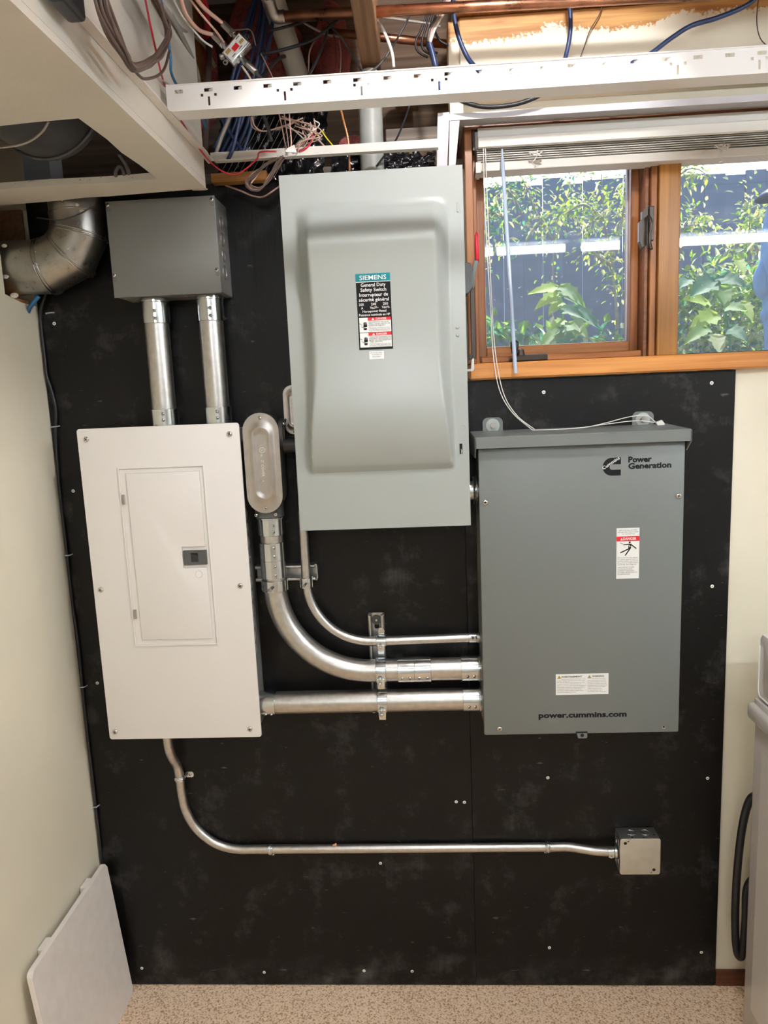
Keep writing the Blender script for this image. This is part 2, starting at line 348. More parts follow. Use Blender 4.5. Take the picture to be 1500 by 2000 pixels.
    def lathe(s, c, axis, prof, n=28):
        """profile of (radius, distance along axis) pairs"""
        q = Vector(axis).to_track_quat('Z', 'Y'); rings = []
        for r, h in prof:
            if r < 1e-6: rings.append([s.bm.verts.new(Vector(c)+q @ Vector((0, 0, h)))])
            else: rings.append([s.bm.verts.new(Vector(c)+q @ Vector((r*math.cos(2*math.pi*k/n), r*math.sin(2*math.pi*k/n), h))) for k in range(n)])
        for a, b in zip(rings, rings[1:]):
            for k in range(n):
                k2 = (k+1) % n
                if len(a) == 1 and len(b) == 1: continue
                if len(a) == 1: s.bm.faces.new((a[0], b[k2], b[k]))
                elif len(b) == 1: s.bm.faces.new((a[k], a[k2], b[0]))
                else: s.bm.faces.new((a[k], a[k2], b[k2], b[k]))
        return s
    def quad(s, *p):
        s.bm.faces.new([s.bm.verts.new(q) for q in p]); return s
    def build(s, name, mat, parent=None, smooth=False, auto=None):
        bmesh.ops.recalc_face_normals(s.bm, faces=list(s.bm.faces))
        me = bpy.data.meshes.new(name); s.bm.to_mesh(me); s.bm.free()
        o = link(name, me, mat, parent, smooth or auto is not None)
        if auto is not None:
            me.set_sharp_from_angle(angle=math.radians(auto))
        return o
def smooth_path(pts, k=6):
    """Catmull-Rom through points"""
    P = [Vector(p) for p in pts]
    if len(P) < 3: return P
    P = [P[0]*2-P[1]] + P + [P[-1]*2-P[-2]]; out = []
    for i in range(1, len(P)-2):
        p0, p1, p2, p3 = P[i-1:i+3]
        for j in range(k):
            t = j/k; out.append(0.5*((2*p1)+(p2-p0)*t+(2*p0-5*p1+4*p2-p3)*t*t+(3*p1-p0-3*p2+p3)*t**3))
    out.append(P[-2]); return out
def rrect(x0, x1, z0, z1, r, n=5):
    pts = []
    for cx, cz, a in ((x1-r, z0+r, -90), (x1-r, z1-r, 0), (x0+r, z1-r, 90), (x0+r, z0+r, 180)):
        for k in range(n+1):
            t = math.radians(a+90*k/n); pts.append((cx+r*math.cos(t), cz+r*math.sin(t)))
    return pts
def text(s, x, z, y, size, mat, parent, name='lettering', width=None, align='LEFT', bold=0.0, rot=0.0, conform=None, lift=0.0003, shear=0.0):
    """flat lettering lying on a surface that faces -y; (x, z) is the baseline start"""
    c = bpy.data.curves.new('t', 'FONT'); c.body = s; c.size = 1.0; c.resolution_u = 2; c.offset = bold; c.align_x = 'LEFT'; c.shear = shear
    o = bpy.data.objects.new('t', c); COL.objects.link(o)
    bpy.context.view_layer.update()
    me = bpy.data.meshes.new_from_object(o.evaluated_get(bpy.context.evaluated_depsgraph_get()))
    bpy.data.objects.remove(o); bpy.data.curves.remove(c)
    xs = [v.co.x for v in me.vertices]; w = max(xs)-min(xs); x0 = min(xs)
    sx = size if width is None else width/w
    off = {'LEFT': 0, 'CENTER': -w*sx/2, 'RIGHT': -w*sx}[align]
    cr, sr = math.cos(rot), math.sin(rot)
    for v in me.vertices:
        a, b = (v.co.x-x0)*sx+off, v.co.y*size
        X, Z = x+a*cr-b*sr, z+a*sr+b*cr
        v.co = Vector((X, (conform(X, Z) if conform else y)-lift, Z))
    return link(name, me, mat, parent)
def plate(x0, x1, z0, z1, y, th, mat, parent, name, conform=None, r=0.0, n=6):
    """thin sticker on a surface facing -y; conform(x, z) gives the y of a curved surface"""
    if conform is None:
        m = MB(); m.prism(rrect(x0, x1, z0, z1, r) if r > 0 else [(x0, z0), (x1, z0), (x1, z1), (x0, z1)], y-th, y); return m.build(name, mat, parent)
    m = MB(); nx, nz = n, max(3, int(n*(z1-z0)/(x1-x0))); g = {}
    for i in range(nx+1):
        for j in range(nz+1):
            X = x0+(x1-x0)*i/nx; Z = z0+(z1-z0)*j/nz; g[i, j] = m.bm.verts.new((X, conform(X, Z)-th, Z))
    for i in range(nx):
        for j in range(nz): m.bm.faces.new((g[i, j], g[i+1, j], g[i+1, j+1], g[i, j+1]))
    return m.build(name, mat, parent)
def screw(parent, p, r=0.004, axis=(0, -1, 0), mat='screw_metal', name='screw', slot=True, h=None):
    """pan-head screw with a slot or cross"""
    h = h or r*0.55; ax = Vector(axis).normalized(); p = Vector(p)
    m = MB(); m.lathe(p, ax, [(r, 0), (r, h*0.35), (r*0.8, h*0.8), (r*0.4, h), (0, h*1.03)], 14)
    o = m.build(name, mat, parent, auto=50)
    if slot:
        u = ax.orthogonal().normalized(); a = random.random()*3.1; u = Matrix.Rotation(a, 3, ax) @ u; v = ax.cross(u)
        m = MB()
        for d, e in ((u, v), (v, u)):
            q = [p+ax*(h*1.06)+d*sx*r*0.55+e*sy*r*0.11 for sx, sy in ((-1, -1), (1, -1), (1, 1), (-1, 1))]
            m.quad(*q)
        m.build('slot', 'dark_slot', o)
    return o
def wire(name, label, pts, r, mat, cat='cable', group=None, parent=None, n=7, k=6):
    """a cable run through (px, py, depth) points of the view or plain 3-D points"""
    P = [Vector(p) if isinstance(p, Vector) else at(*p) for p in pts]
    o = MB().tube(smooth_path(P, k), r, n).build(name, mat, parent, smooth=True)
    if parent is None: tag(o, label, cat, group)
    return o
# ================================================================== THE SETTING
XL, XR, YF, ZC = -0.917, 2.40, -4.20, 2.62
SX0_ = -0.44
def struct(name, m, mat, parent=None, **k):
    o = m.build(name, mat, parent, **k)
    if parent is None: o['kind'] = 'structure'
    return o
# the base of the room
struct('floor', MB().box(XL-0.3, XR+0.3, YF-0.3, 0.3, -0.06, 0.0), 'speckled_carpet')
struct('ceiling', MB().box(XL-0.5, XR+0.3, YF-0.3, 0.3, ZC, ZC+0.05), 'rim_wood')
struct('ceiling_tiles', MB().box(SX0_, XR, YF, -0.95, 2.305, 2.32), 'white_wall')
struct('wall_front', MB().box(XL-0.5, XR+0.3, YF-0.1, YF, 0, ZC), 'tan_wall')
struct('wall_right', MB().box(XR, XR+0.1, YF, 0.3, 0, ZC), 'white_wall')
# left wall, cut open where the duct passes
m = MB()
m.box(XL-0.1, XL, YF, -0.134, 0, ZC)
m.prism([(-0.134, 0), (0.012, 0), (0.012, 1.856), (-0.07, 1.858), (-0.134, 1.868)], XL-0.1, XL, 'YZ')
m.box(XL-0.1, XL, -0.134, 0.012, 2.08, ZC)
m.box(XL-0.45, XL-0.40, YF, 0.28, 0, ZC)
struct('wall_left', m, 'cream_wall')
# back wall with the window opening
WX0, WX1, WZ0, WZ1 = 0.118, 1.72, 1.636, 2.203
m = MB()
m.box(XL-0.45, XR+0.1, 0.012, 0.15, 0, WZ0)
m.box(XL-0.45, WX0, 0.012, 0.15, WZ0, 2.115)
m.box(WX1, XR+0.1, 0.012, 0.15, WZ0, ZC)
m.box(WX0, WX1, 0.012, 0.15, WZ1, ZC)
struct('wall_back', m, 'cream_wall')
struct('baseboard_back', MB().box(0.742, XR, 0.0, 0.012, 0, 0.043, 0.002), 'baseboard_wood')
# black boards on the wall
bd = thing('plywood_backboard', 'tall black painted plywood sheet behind the breaker panel', 'backboard', (-0.41, 0.006, 0))
MB().box(XL+0.001, 0.1003, 0.0, 0.012, 0.002, 2.112, 0.0008, 1).build('sheet', 'black_plywood', bd)
bd2 = thing('plywood_backboard', 'shorter black painted plywood sheet below the window sill', 'backboard', (0.42, 0.006, 0))
MB().box(0.1008, 0.7405, 0.0, 0.012, 0.002, 1.634, 0.0008, 1).build('sheet', 'black_plywood', bd2)
for px, py in ((106, 632), (143, 959), (190, 1334), (277, 1891), (516, 1899), (711, 1896), (805, 1897), (891, 1566), (907, 1567), (743, 1686)):
    p = at(px, py); screw(bd, (p.x, 0.0, p.z), 0.0042, mat='label_white', h=0.001)
for px, py in ((1062, 766), (1390, 748), (1391, 1145), (1070, 1519), (1382, 1520), (1073, 1851), (1370, 1860)):
    p = at(px, py); screw(bd2, (p.x, 0.0, p.z), 0.0042, mat='label_white', h=0.001)

# ---- soffit: drywall box round the duct, with a ragged hole in its underside
SX, SZ = -0.440, 2.060
so = thing('soffit', 'cream drywall soffit box with a cut hole underneath', None, (-0.68, -1.0, SZ), kind='structure')
outer = [(XL, YF), (SX, YF), (SX, -0.153), (-0.55, -0.146), (-0.66, -0.137), (-0.71, -0.139), (-0.78, -0.126), (XL, -0.118)]
m = MB()
m.prism(outer + [(XL, -0.229)] + [(-0.905, -0.229), (-0.74, -0.236), (-0.62, -0.232), (-0.5145, -0.238), (-0.516, -0.33), (-0.521, -0.40), (-0.518, -0.47), (-0.522, -0.566), (-0.60, -0.562), (-0.655, -0.556), (-0.905, -0.548), (XL, -0.548)], SZ, SZ+0.0125, 'XY')
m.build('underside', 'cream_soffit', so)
# raw gypsum edges of the cut
m = MB(); hp = [(-0.905, -0.2285), (-0.74, -0.2355), (-0.62, -0.2315), (-0.5150, -0.2375), (-0.5165, -0.33), (-0.5215, -0.40), (-0.5185, -0.47), (-0.5225, -0.5655), (-0.60, -0.5615), (-0.655, -0.5555), (-0.905, -0.5475)]
for a, b in zip(hp, hp[1:]):
    m.quad((*a, SZ+0.0004), (*b, SZ+0.0004), (*b, SZ+0.0128), (*a, SZ+0.0128))
m.build('cut_edge', 'gypsum', so)
m = MB(); bp = outer[2:]
for a, b in zip(bp, bp[1:]): m.quad((a[0], a[1]+0.0006, SZ+0.0004), (b[0], b[1]+0.0006, SZ+0.0004), (b[0], b[1]+0.0006, SZ+0.0124), (a[0], a[1]+0.0006, SZ+0.0124))
rnd = random.Random(3)
for i in range(16):
    x = rnd.uniform(-0.9, -0.46); y = -0.1535+0.035*max(0, (-0.44-x))/0.477+0.002
    m.ball((x, y, SZ+rnd.uniform(0, 0.006)), rnd.uniform(0.0008, 0.0022), 7, 5)
for i in range(14):
    x = rnd.uniform(-0.88, -0.53); m.ball((x, -0.236+rnd.uniform(-.003, .003), SZ+rnd.uniform(0.001, 0.012)), rnd.uniform(0.0008, 0.0022), 7, 5)
m.build('crumbled_edge', 'gypsum', so)
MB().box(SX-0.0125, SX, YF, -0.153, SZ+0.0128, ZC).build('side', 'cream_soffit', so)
# torn corner tape
MB().prism([(-0.4385, -0.156), (-0.47, -0.1535), (-0.466, -0.150), (-0.444, -0.147), (-0.437, -0.150)], SZ-0.002, SZ, 'XY').build('corner_tape', 'gypsum', so)

# ---- joists and framing above the suspended-ceiling line
JZ = 2.33
for x in (-0.083, 1.24, 1.65, 2.05):
    struct('ceiling_joist', MB().box(x-0.021, x+0.021, YF, 0.01 if x < 0 else -0.08, JZ, ZC, 0.002, 1), 'joist_wood')
struct('ceiling_joist', MB().box(0.33, 0.372, YF, -0.55, JZ, ZC, 0.002, 1), 'joist_wood')
struct('ceiling_joist', MB().box(0.735, 0.777, YF, -0.55, JZ, ZC, 0.002, 1), 'joist_wood')
# stained joist beside the soffit
struct('ceiling_joist', MB().box(-0.507, -0.470, YF, 0.03, JZ, ZC, 0.002, 1), 'stained_joist')
# rim behind the cavity, with blocking
m = MB(); m.box(XL-0.45, 0.118, 0.22, 0.26, 2.10, ZC); m.box(0.118, 0.14, 0.15, 0.26, 2.1, ZC)
struct('rim_board', m, 'rim_wood')
struct('sill_plate', MB().box(XL-0.45, 0.118, 0.02, 0.22, 2.115, 2.14), 'grey_wood')
tag(MB().box(-0.06, 0.08, 0.055, 0.095, 2.188, 2.226, 0.002, 1).build('blocking_plank', 'grey_wood'), 'grey weathered plank behind the vertical pipe above the safety switch', 'plank')
tag(MB().box(-0.035, 0.02, 0.06, 0.14, 2.29, 2.345, 0.002, 1).build('wood_block', 'joist_wood'), 'short pine block just right of the joist end', 'wood block')
for i, (x0, x1) in enumerate(((-0.022, 0.014), (0.018, 0.048), (0.052, 0.085))):
    tag(MB().box(x0, x1, 0.03, 0.055, 2.06, 2.19, 0.003, 1).build('rough_slat', 'rim_wood'), ('rough brown board end nearest the vertical grey pipe', 'middle rough brown board end above the safety switch', 'rough brown board end touching the metal corner trim')[i], 'board', 'rough board ends above the safety switch')
# stud that carries the header, then the half painted header beam over the window
struct('trimmer_stud', MB().box(0.088, 0.118, -0.024, 0.05, 2.21, 2.41, 0.001, 1), 'half_painted_pine')
struct('header_beam', MB().box(0.112, XR, -0.03, 0.012, 2.25, 2.415, 0.002, 1), 'half_painted_pine')
struct('header_top_plate', MB().box(0.10, XR, -0.075, 0.10, 2.416, 2.46, 0.002, 1), 'stained_joist')
tag(MB().box(-0.46, -0.33, -0.035, -0.005, 2.105, 2.125, 0.002, 1).build('ledger_strip', 'pine'), 'orange pine strip above the grey pull box', 'wood strip')

# ---- suspended-ceiling metal
GZ = 2.12
def angle_y(name, label, x_in, x_out, y0, y1):
    o = MB().box(x_in, x_out, y0, y1, GZ, GZ+0.0015).box(x_in, x_in+0.0015, y0, y1, GZ+0.0015, GZ+0.022).build(name, 'offwhite_paint'); return tag(o, label, 'wall angle')
angle_y('ceiling_wall_angle', 'off-white ceiling angle running along the soffit side', SX+0.0003, SX+0.0165, YF, -0.118)
# back strip, from soffit to the window corner trim
y = -0.118; xa = at(412, 318, y).x; xb = at(856, 290, y).x
o = MB().box(xa, xb, y, y+0.0015, GZ, GZ+0.022).box(xa, xb, y-0.016, y, GZ, GZ+0.0015).build('ceiling_wall_angle', 'vinyl_white'); tag(o, 'thin white ceiling angle strip just above the safety switch', 'wall angle')
# slotted channel with punched slots
def channel():
    y0, y1 = -0.412, -0.370; z0 = GZ; H = 0.040
    xs0, xs1 = -0.427, 1.75
    t = thing('slotted_channel', 'long white slotted ceiling channel spanning above the equipment', 'channel', ((xs0+xs1)/2, y0, z0))
    # holes as rectangles (x0, x1, z0, z1)
    holes = []; tabs = []
    P = 0.0525; x = -0.412; i = 0
    while x < xs1-0.03:
        holes.append((x, x+0.0145, z0+0.0275, z0+0.0335)); tabs.append((x+0.0070, x+0.0150))
        x += P; i += 1
    x = -0.352
    while x < xs1-0.03:
        holes.append((x-0.0019, x+0.0019, z0+0.005, z0+0.0200))
        for s_ in (-1, 1): holes.append((x+s_*0.0120-0.0023, x+s_*0.0120+0.0023, z0+0.0200, z0+0.0246))
        x += 0.1345
    # drop overlaps: build the front web as a grid with cells left out
    gx = sorted({xs0, xs1} | {h[0] for h in holes} | {h[1] for h in holes}); gz = sorted({z0, z0+H} | {h[2] for h in holes} | {h[3] for h in holes})
    m = MB(); V = {}
    def v(i, j):
        if (i, j) not in V: V[i, j] = m.bm.verts.new((gx[i], y0, gz[j]))
        return V[i, j]
    for i in range(len(gx)-1):
        cx = (gx[i]+gx[i+1])/2
        for j in range(len(gz)-1):
            cz = (gz[j]+gz[j+1])/2
            if any(h[0] < cx < h[1] and h[2] < cz < h[3] for h in holes): continue
            m.bm.faces.new((v(i, j), v(i+1, j), v(i+1, j+1), v(i, j+1)))
    r = bmesh.ops.extrude_face_region(m.bm, geom=list(m.bm.faces))
    for e in r['geom']:
        if isinstance(e, bmesh.types.BMVert): e.co.y += 0.0012
    m.build('web', 'white_metal', t)
    m = MB(); m.box(xs0+0.006, xs1, y0, y1, z0-0.0012, z0); m.build('bottom_flange', 'white_metal', t)
    m = MB(); m.box(xs0, xs1, y0-0.002, y0+0.004, z0+H, z0+H+0.0025, 0.0008, 1); m.build('rolled_edge', 'white_metal', t)
    for a, b in tabs:
        m = MB(); m.quad((a, y0+0.005, z0+0.0277), (b, y0-0.0006, z0+0.0277), (b, y0-0.0006, z0+0.0333), (a, y0+0.005, z0+0.0333)); m.build('bent_tab', 'vinyl_white', t)
    return t
channel()
# metal corner trim of the window pocket
y = -0.10
def pxbox(name, corners, yy, th, mat, parent):
    pts = [(at(px, py, yy).x, at(px, py, yy).z) for px, py in corners]
    return MB().prism(pts, yy, yy+th).build(name, mat, parent)
t = thing('window_pocket_trim', 'pale grey metal angle trim framing the upper window corner', 'trim', at(870, 330, y))
pxbox('upright', [(853, 335), (873, 333), (878, 219), (855, 221)], y, 0.012, 'angle_grey', t)
pxbox('inner_upright', [(876, 332), (889, 331), (898, 232), (879, 222)], y+0.002, 0.02, 'angle_grey', t)
xa, xb = at(877, 222, y).x, 1.75; za = 2.1855
MB().box(xa, xb, y, y+0.002, za-0.003, za+0.0105).build('top_face', 'angle_grey', t)
MB().box(xa, xb, y+0.002, -0.025, za+0.0090, za+0.0105).build('top_return', 'angle_grey', t)

# ---- window
wn_ = thing('window_1', 'wooden casement window above the transfer switch', None, (0.92, 0.0, WZ0), kind='structure')
gy = 0.08
def wbox(name, x0, x1, y0, y1, z0, z1, mat, b=0.0015): return MB().box(x0, x1, y0, y1, z0, z1, b, 1).build(name, mat, wn_)
wbox('window_sill', WX0, WX1, -0.02, 0.14, WZ0, 1.674, 'sill_wood', 0.004)
wbox('head_jamb', WX0, WX1, -0.02, 0.14, 2.188, WZ1+0.003, 'head_wood')
wbox('jamb', WX0, 0.136, -0.02, 0.14, 1.674, 2.188, 'sash_wood')
wbox('jamb', WX1-0.03, WX1, -0.02, 0.14, 1.674, 2.188, 'sash_wood')
wbox('mullion', 0.556, 0.604, -0.004, 0.12, 1.674, 2.188, 'mullion_wood')
# stops either side of the casement
wbox('stop_bead', 0.1375, 0.146, 0.010, 0.05, 1.674, 2.188, 'sash_wood')
wbox('stop_bead', 0.540, 0.5545, 0.004, 0.06, 1.674, 2.188, 'sash_wood')
wbox('stop_bead', 0.5285, 0.538, 0.012, 0.06, 1.674, 2.188, 'head_wood')
# casement sash
sash = MB().box(0.147, 0.166, 0.050, 0.10, 1.690, 2.150, 0.002, 1).build('casement_sash', 'sash_wood', wn_)
MB().box(0.508, 0.5275, 0.050, 0.10, 1.690, 2.150, 0.002, 1).build('sash_stile', 'sash_wood', sash)
MB().box(0.166, 0.508, 0.050, 0.10, 1.690, 1.714, 0.002, 1).build('bottom_rail', 'sash_wood_flat', sash)
MB().box(0.166, 0.508, 0.050, 0.10, 2.119, 2.150, 0.002, 1).build('top_rail', 'sash_wood_flat', sash)
MB().box(0.150, 0.526, 0.012, 0.06, 1.675, 1.6895, 0.002, 1).build('lower_stop', 'sash_wood_flat', sash)
for a in ((0.166, 0.1685, 1.714, 2.119), (0.5055, 0.508, 1.714, 2.119), (0.1685, 0.5055, 1.714, 1.7165), (0.1685, 0.5055, 2.1165, 2.119)):
    MB().box(a[0], a[1], gy-0.006, gy-0.001, a[2], a[3]).build('glazing_bead', 'angle_grey', sash)
MB().box(0.166, 0.508, gy, gy+0.0002, 1.714, 2.119).build('pane', 'window_glass', wn_)
MB().box(0.604, WX1-0.03, gy, gy+0.0002, 1.676, 2.188).build('pane', 'window_glass', wn_)
MB().box(0.604, WX1-0.03, gy-0.008, gy-0.001, 1.674, 1.679).build('glazing_bead', 'black_plastic', wn_)
# casement lock
c = at(1257, 445, 0.0)
lk = MB().prism([(0.519, c.z+0.035), (0.527, c.z+0.043), (0.532, c.z+0.043), (0.532, c.z-0.038), (0.519, c.z-0.045), (0.513, c.z-0.03), (0.513, c.z+0.012), (0.519, c.z+0.018)], -0.004, 0.012, bev=0.001).build('sash_lock', 'bronze', wn_)
MB().box(0.534, 0.545, -0.006, 0.012, c.z-0.03, c.z+0.046, 0.002).build('keeper', 'bronze', lk)
MB().tube(smooth_path([(0.529, -0.012, c.z+0.022), (0.533, -0.02, c.z+0.008), (0.531, -0.018, c.z-0.03), (0.535, -0.02, c.z-0.052)]), 0.0042, 8).build('lock_lever', 'bronze', lk, smooth=True)
# crank operator
c = at(1033, 697, 0.0)
ck = MB().prism([(c.x-0.046, 1.676), (c.x+0.042, 1.676), (c.x+0.042, 1.688), (c.x+0.038, 1.690), (c.x-0.03, 1.690), (c.x-0.046, 1.682)], -0.015, 0.02, bev=0.0015).build('crank_operator', 'bronze', wn_)
MB().cyl((c.x-0.022, -0.012, 1.688), (c.x-0.022, -0.012, 1.702), 0.012, 0.009).build('crank_hub', 'bronze', ck, auto=40)
MB().lathe((c.x-0.037, -0.028, 1.692), (-0.02, -0.15, 1), [(0, 0), (0.007, 0.001), (0.009, 0.012), (0.010, 0.026), (0.006, 0.031), (0, 0.032)], 16).build('crank_knob', 'black_plastic', ck, smooth=True)
MB().tube([(c.x-0.022, -0.012, 1.699), (c.x-0.036, -0.026, 1.698)], 0.005, 8).build('crank_arm', 'bronze', ck, smooth=True)

# ---- window blind
by = -0.03
bl = thing('window_blind', 'raised white slatted window blind with cords and clear wand', 'blind', (0.9, by, 2.09))
x0, x1 = 0.146, 1.66
MB().box(x0-0.006, x1, by+0.012, by+0.05, 2.145, 2.184, 0.001, 1).build('head_rail', 'vinyl_white', bl)
v_ = MB(); prof = [(by+0.004, 2.186), (by-0.003, 2.1855), (by-0.006, 2.1675), (by-0.007, 2.1650), (by-0.017, 2.1615), (by-0.013, 2.1435), (by-0.008, 2.1410), (by-0.004, 2.1425), (by-0.009, 2.1460), (by-0.011, 2.159), (by+0.002, 2.166)]
v_.prism(prof, x0+0.002, x1, 'YZ'); v_.build('valance', 'vinyl_white', bl)
MB().box(x0-0.010, x0-0.004, by+0.004, by+0.05, 2.142, 2.184, 0.001, 1).build('end_bracket', 'bronze', bl)
for i in range(7):
    z = 2.1185+i*0.0046
    MB().prism([(by+0.004, z), (by+0.028, z+0.0010), (by+0.052, z), (by+0.052, z+0.0014), (by+0.028, z+0.0024), (by+0.004, z+0.0014)], x0, x1, 'YZ').build('slat', 'vinyl_white', bl)
MB().box(x0+0.008, x1, by, by+0.052, 2.0955, 2.1145, 0.002).build('bottom_rail', 'vinyl_white', bl)
MB().box(x0-0.004, x0+0.008, by-0.001, by+0.053, 2.0930, 2.1160, 0.001).build('end_cap', 'vinyl_white', bl)
for px, py in ((1045, 303), (1409, 290)):
    k_ = at(px, py, by-0.020); rr = random.Random(px); m = MB()
    for j in range(4):
        a = [Vector((k_.x+rr.uniform(-1, 1)*0.016, k_.y+rr.uniform(-.004, .004), k_.z+rr.uniform(-.35, 1)*0.008)) for _ in range(6)]
        m.tube(smooth_path(a), 0.0012, 6)
    m.tube(smooth_path([(k_.x+0.006, k_.y, k_.z+0.01), (k_.x+0.002, k_.y, k_.z-0.006), (k_.x-0.006, k_.y, k_.z-0.016), (k_.x+0.006, k_.y, k_.z-0.024), (k_.x-0.004, k_.y, k_.z-0.028)]), 0.0012, 6)
    m.build('knotted_cord', 'white_cable', bl, smooth=True)
# hanging pull cords: down past the sill and on to the top of the transfer switch
P1 = [(944, 290, -0.045), (947, 400, -0.045), (953, 520, -0.046), (958, 600, -0.046), (963, 690, -0.05), (975, 760, -0.06), (1000, 805, -0.07), (1040, 842, -0.07)]
P2 = [(948, 290, -0.045), (952, 400, -0.045), (957, 520, -0.046), (962, 620, -0.046), (969, 700, -0.05), (984, 770, -0.06), (1010, 812, -0.07), (1046, 841, -0.07)]
lid_z = 1.5155
for P in (P1, P2):
    pts = [at(*p) for p in P[:-1]]; e = at(*P[-1]); e.z = lid_z; pts.append(e)
    MB().tube(smooth_path(pts), 0.0011, 6).build('pull_cord', 'white_cable', bl, smooth=True)
for P in ([(1046, 842, -0.07), (1130, 838, -0.06), (1175, 828, -0.05), (1230, 814, -0.03), (1262, 812, -0.03), (1280, 824, -0.03)], [(1040, 843, -0.07), (1120, 839, -0.06), (1180, 829, -0.05), (1240, 822, -0.035), (1280, 825, -0.03)]):
    pts = [at(*p) for p in P]
    for q in pts[:2]: q.z = lid_z
    MB().tube(smooth_path(pts), 0.0011, 6).build('pull_cord', 'white_cable', bl, smooth=True)
e = at(1288, 827, -0.03)
MB().prism([(e.x-0.010, e.z+0.003), (e.x+0.004, e.z+0.008), (e.x+0.011, e.z-0.001), (e.x+0.008, e.z-0.009), (e.x-0.006, e.z-0.004)], -0.036, -0.026, bev=0.001).build('cord_tassel', 'vinyl_white', bl)
a, b = at(981, 310, -0.048), at(1007, 729, -0.052)
MB().cyl(a, b, 0.0042, 0.0046, 8).build('tilt_wand', 'clear_plastic', bl)
MB().cyl(a+Vector((0, 0, 0.02)), a, 0.002, 0.003, 8).build('wand_hook', 'clear_plastic', bl)

# ---- shop lights that hang over the room (outside the picture; first pair mirrored in the panes, rest added)
def shop_light(label, p0, p1, glow='tube_glow'):
    p0 = Vector(p0); p1 = Vector(p1); d = (p1-p0).normalized(); s_ = d.cross(Vector((0, 0, 1))); up = Vector((0, 0, 1))
    t = thing('shop_light', label, 'light', (p0+p1)/2, 'hanging shop lights')
    m = MB(); a = [m.bm.verts.new(p0-d*0.02+s_*u+up*h) for u, h in ((-0.06, 0.026), (-0.035, 0.042), (0.035, 0.042), (0.06, 0.026))]; b = [m.bm.verts.new(p1+d*0.02+s_*u+up*h) for u, h in ((-0.06, 0.026), (-0.035, 0.042), (0.035, 0.042), (0.06, 0.026))]
    m.bm.faces.new(a); m.bm.faces.new(b)
    for k in range(4): m.bm.faces.new((a[k], a[(k+1) % 4], b[(k+1) % 4], b[k]))
    m.build('batten', 'white_metal', t)
    MB().cyl(p0, p1, 0.019, n=20).build('tube', glow, t, smooth=True)
    for q in (p0+d*0.15, p1-d*0.15): MB().cyl(q+up*0.04, (q.x, q.y, ZC), 0.002, n=6).build('hanger', 'screw_metal', t)
shop_light('white shop light over the viewer, on the washing machine side', (0.78, -1.66, 2.255), (2.00, -1.66, 2.255))
shop_light('white shop light over the viewer, on the soffit side', (-0.40, -1.66, 2.255), (0.70, -1.66, 2.255), 'old_tube_glow')
shop_light('added white fill light along the far side wall', (2.15, -2.10, 2.255), (2.15, -0.90, 2.255), 'side_fill_glow')  # unseen light added to brighten the left wall, soffit side and carpet
shop_light('added white fill light hanging at the far end of the room', (-0.70, -3.35, 2.255), (0.30, -3.35, 2.255), 'far_fill_glow')  # unseen light added for the switch door highlight and frontal fill

# bare bulb in a porcelain holder up between two joists, just in front of the gear
t = thing('ceiling_bulb', 'bare bulb in a white holder between the joists', 'light bulb', (0.20, -0.85, 2.50))
MB().lathe((0.20, -0.85, ZC), (0, 0, -1), [(0.045, 0), (0.045, 0.006), (0.022, 0.012), (0.018, 0.022)], 24).build('holder', 'white_metal', t, auto=40)
MB().lathe((0.20, -0.85, 2.600), (0, 0, -1), [(0.012, 0), (0.016, 0.006), (0.034, 0.022), (0.040, 0.042), (0.034, 0.064), (0.016, 0.080), (0, 0.083)], 24).build('globe', 'bulb_glow', t, smooth=True)
# ================================================================== ELECTRICAL GEAR
def setscrews(parent, pts, axis=(0, -1, 0), r=0.0042):
    for p in pts: screw(parent, p, r, axis, 'zinc', 'set_screw', slot=True, h=r*0.8)
def connector(parent, p0, p1, r=0.0315, screws=(0.35, 0.75), ang=0.25, ring=True, name='connector'):
    """set-screw connector sleeve along p0 to p1; the locknut end is p1"""
    p0 = Vector(p0); p1 = Vector(p1); d = (p1-p0); L = d.length; d.normalize()
    m = MB(); prof = [(r*0.93, 0), (r, 0.001), (r, L*0.97), (r*0.97, L*0.98)]
    if ring: prof = [(r*0.93, 0), (r, 0.001), (r, L*0.84), (r*1.07, L*0.86), (r*1.07, L*0.93), (r*1.01, L*0.95), (r*1.01, L)]
    m.lathe(p0, d, [(r*0.9, 0.0)] + prof, 32); o = m.build(name, 'zinc', parent, auto=35)
    side = Vector((0, -1, 0)); up = d.cross(side)
    ax = (side*math.cos(ang)+up*math.sin(ang)).normalized()
    setscrews(o, [p0+d*(L*f)+ax*r*0.985 for f in screws], ax)
    return o

# ---- white breaker panel
t = thing('breaker_panel', 'large white breaker panel with a small latched door', 'breaker panel', (-0.612, -0.05, 0.787))
X0, X1, Z0, Z1, Y = -0.805, -0.420, 0.787, 1.5615, -0.10
bx = MB().box(X0+0.012, X1-0.010, -0.0945, -0.0005, Z0+0.014, Z1-0.014, 0.001, 1).build('back_box', 'box_grey', t)
# raised lips and recessed door on the cover
m = MB(); m.prism(rrect(X0, X1, Z0, Z1, 0.007), -0.100, -0.0945, bev=0.0014); cv = m.build('cover', 'white_enamel', t, auto=40)
DX0, DX1, DZ0, DZ1 = -0.7125, -0.5125, 1.0325, 1.464
m = MB()
for a in ((DX0, DX1, DZ1, DZ1+0.0032), (DX0, DX1, DZ0-0.0032, DZ0), (DX0-0.0032, DX0, DZ0-0.0032, DZ1+0.0032), (DX1, DX1+0.0032, DZ0-0.0032, DZ1+0.0032)):
    m.box(a[0], a[1], -0.1032, -0.0998, a[2], a[3], 0.0010, 2)
m.build('door_surround', 'white_enamel', t)
dr = MB().box(DX0+0.0012, DX1-0.0012, -0.1008, -0.0999, DZ0+0.0012, DZ1-0.0012).build('door', 'white_enamel', t)
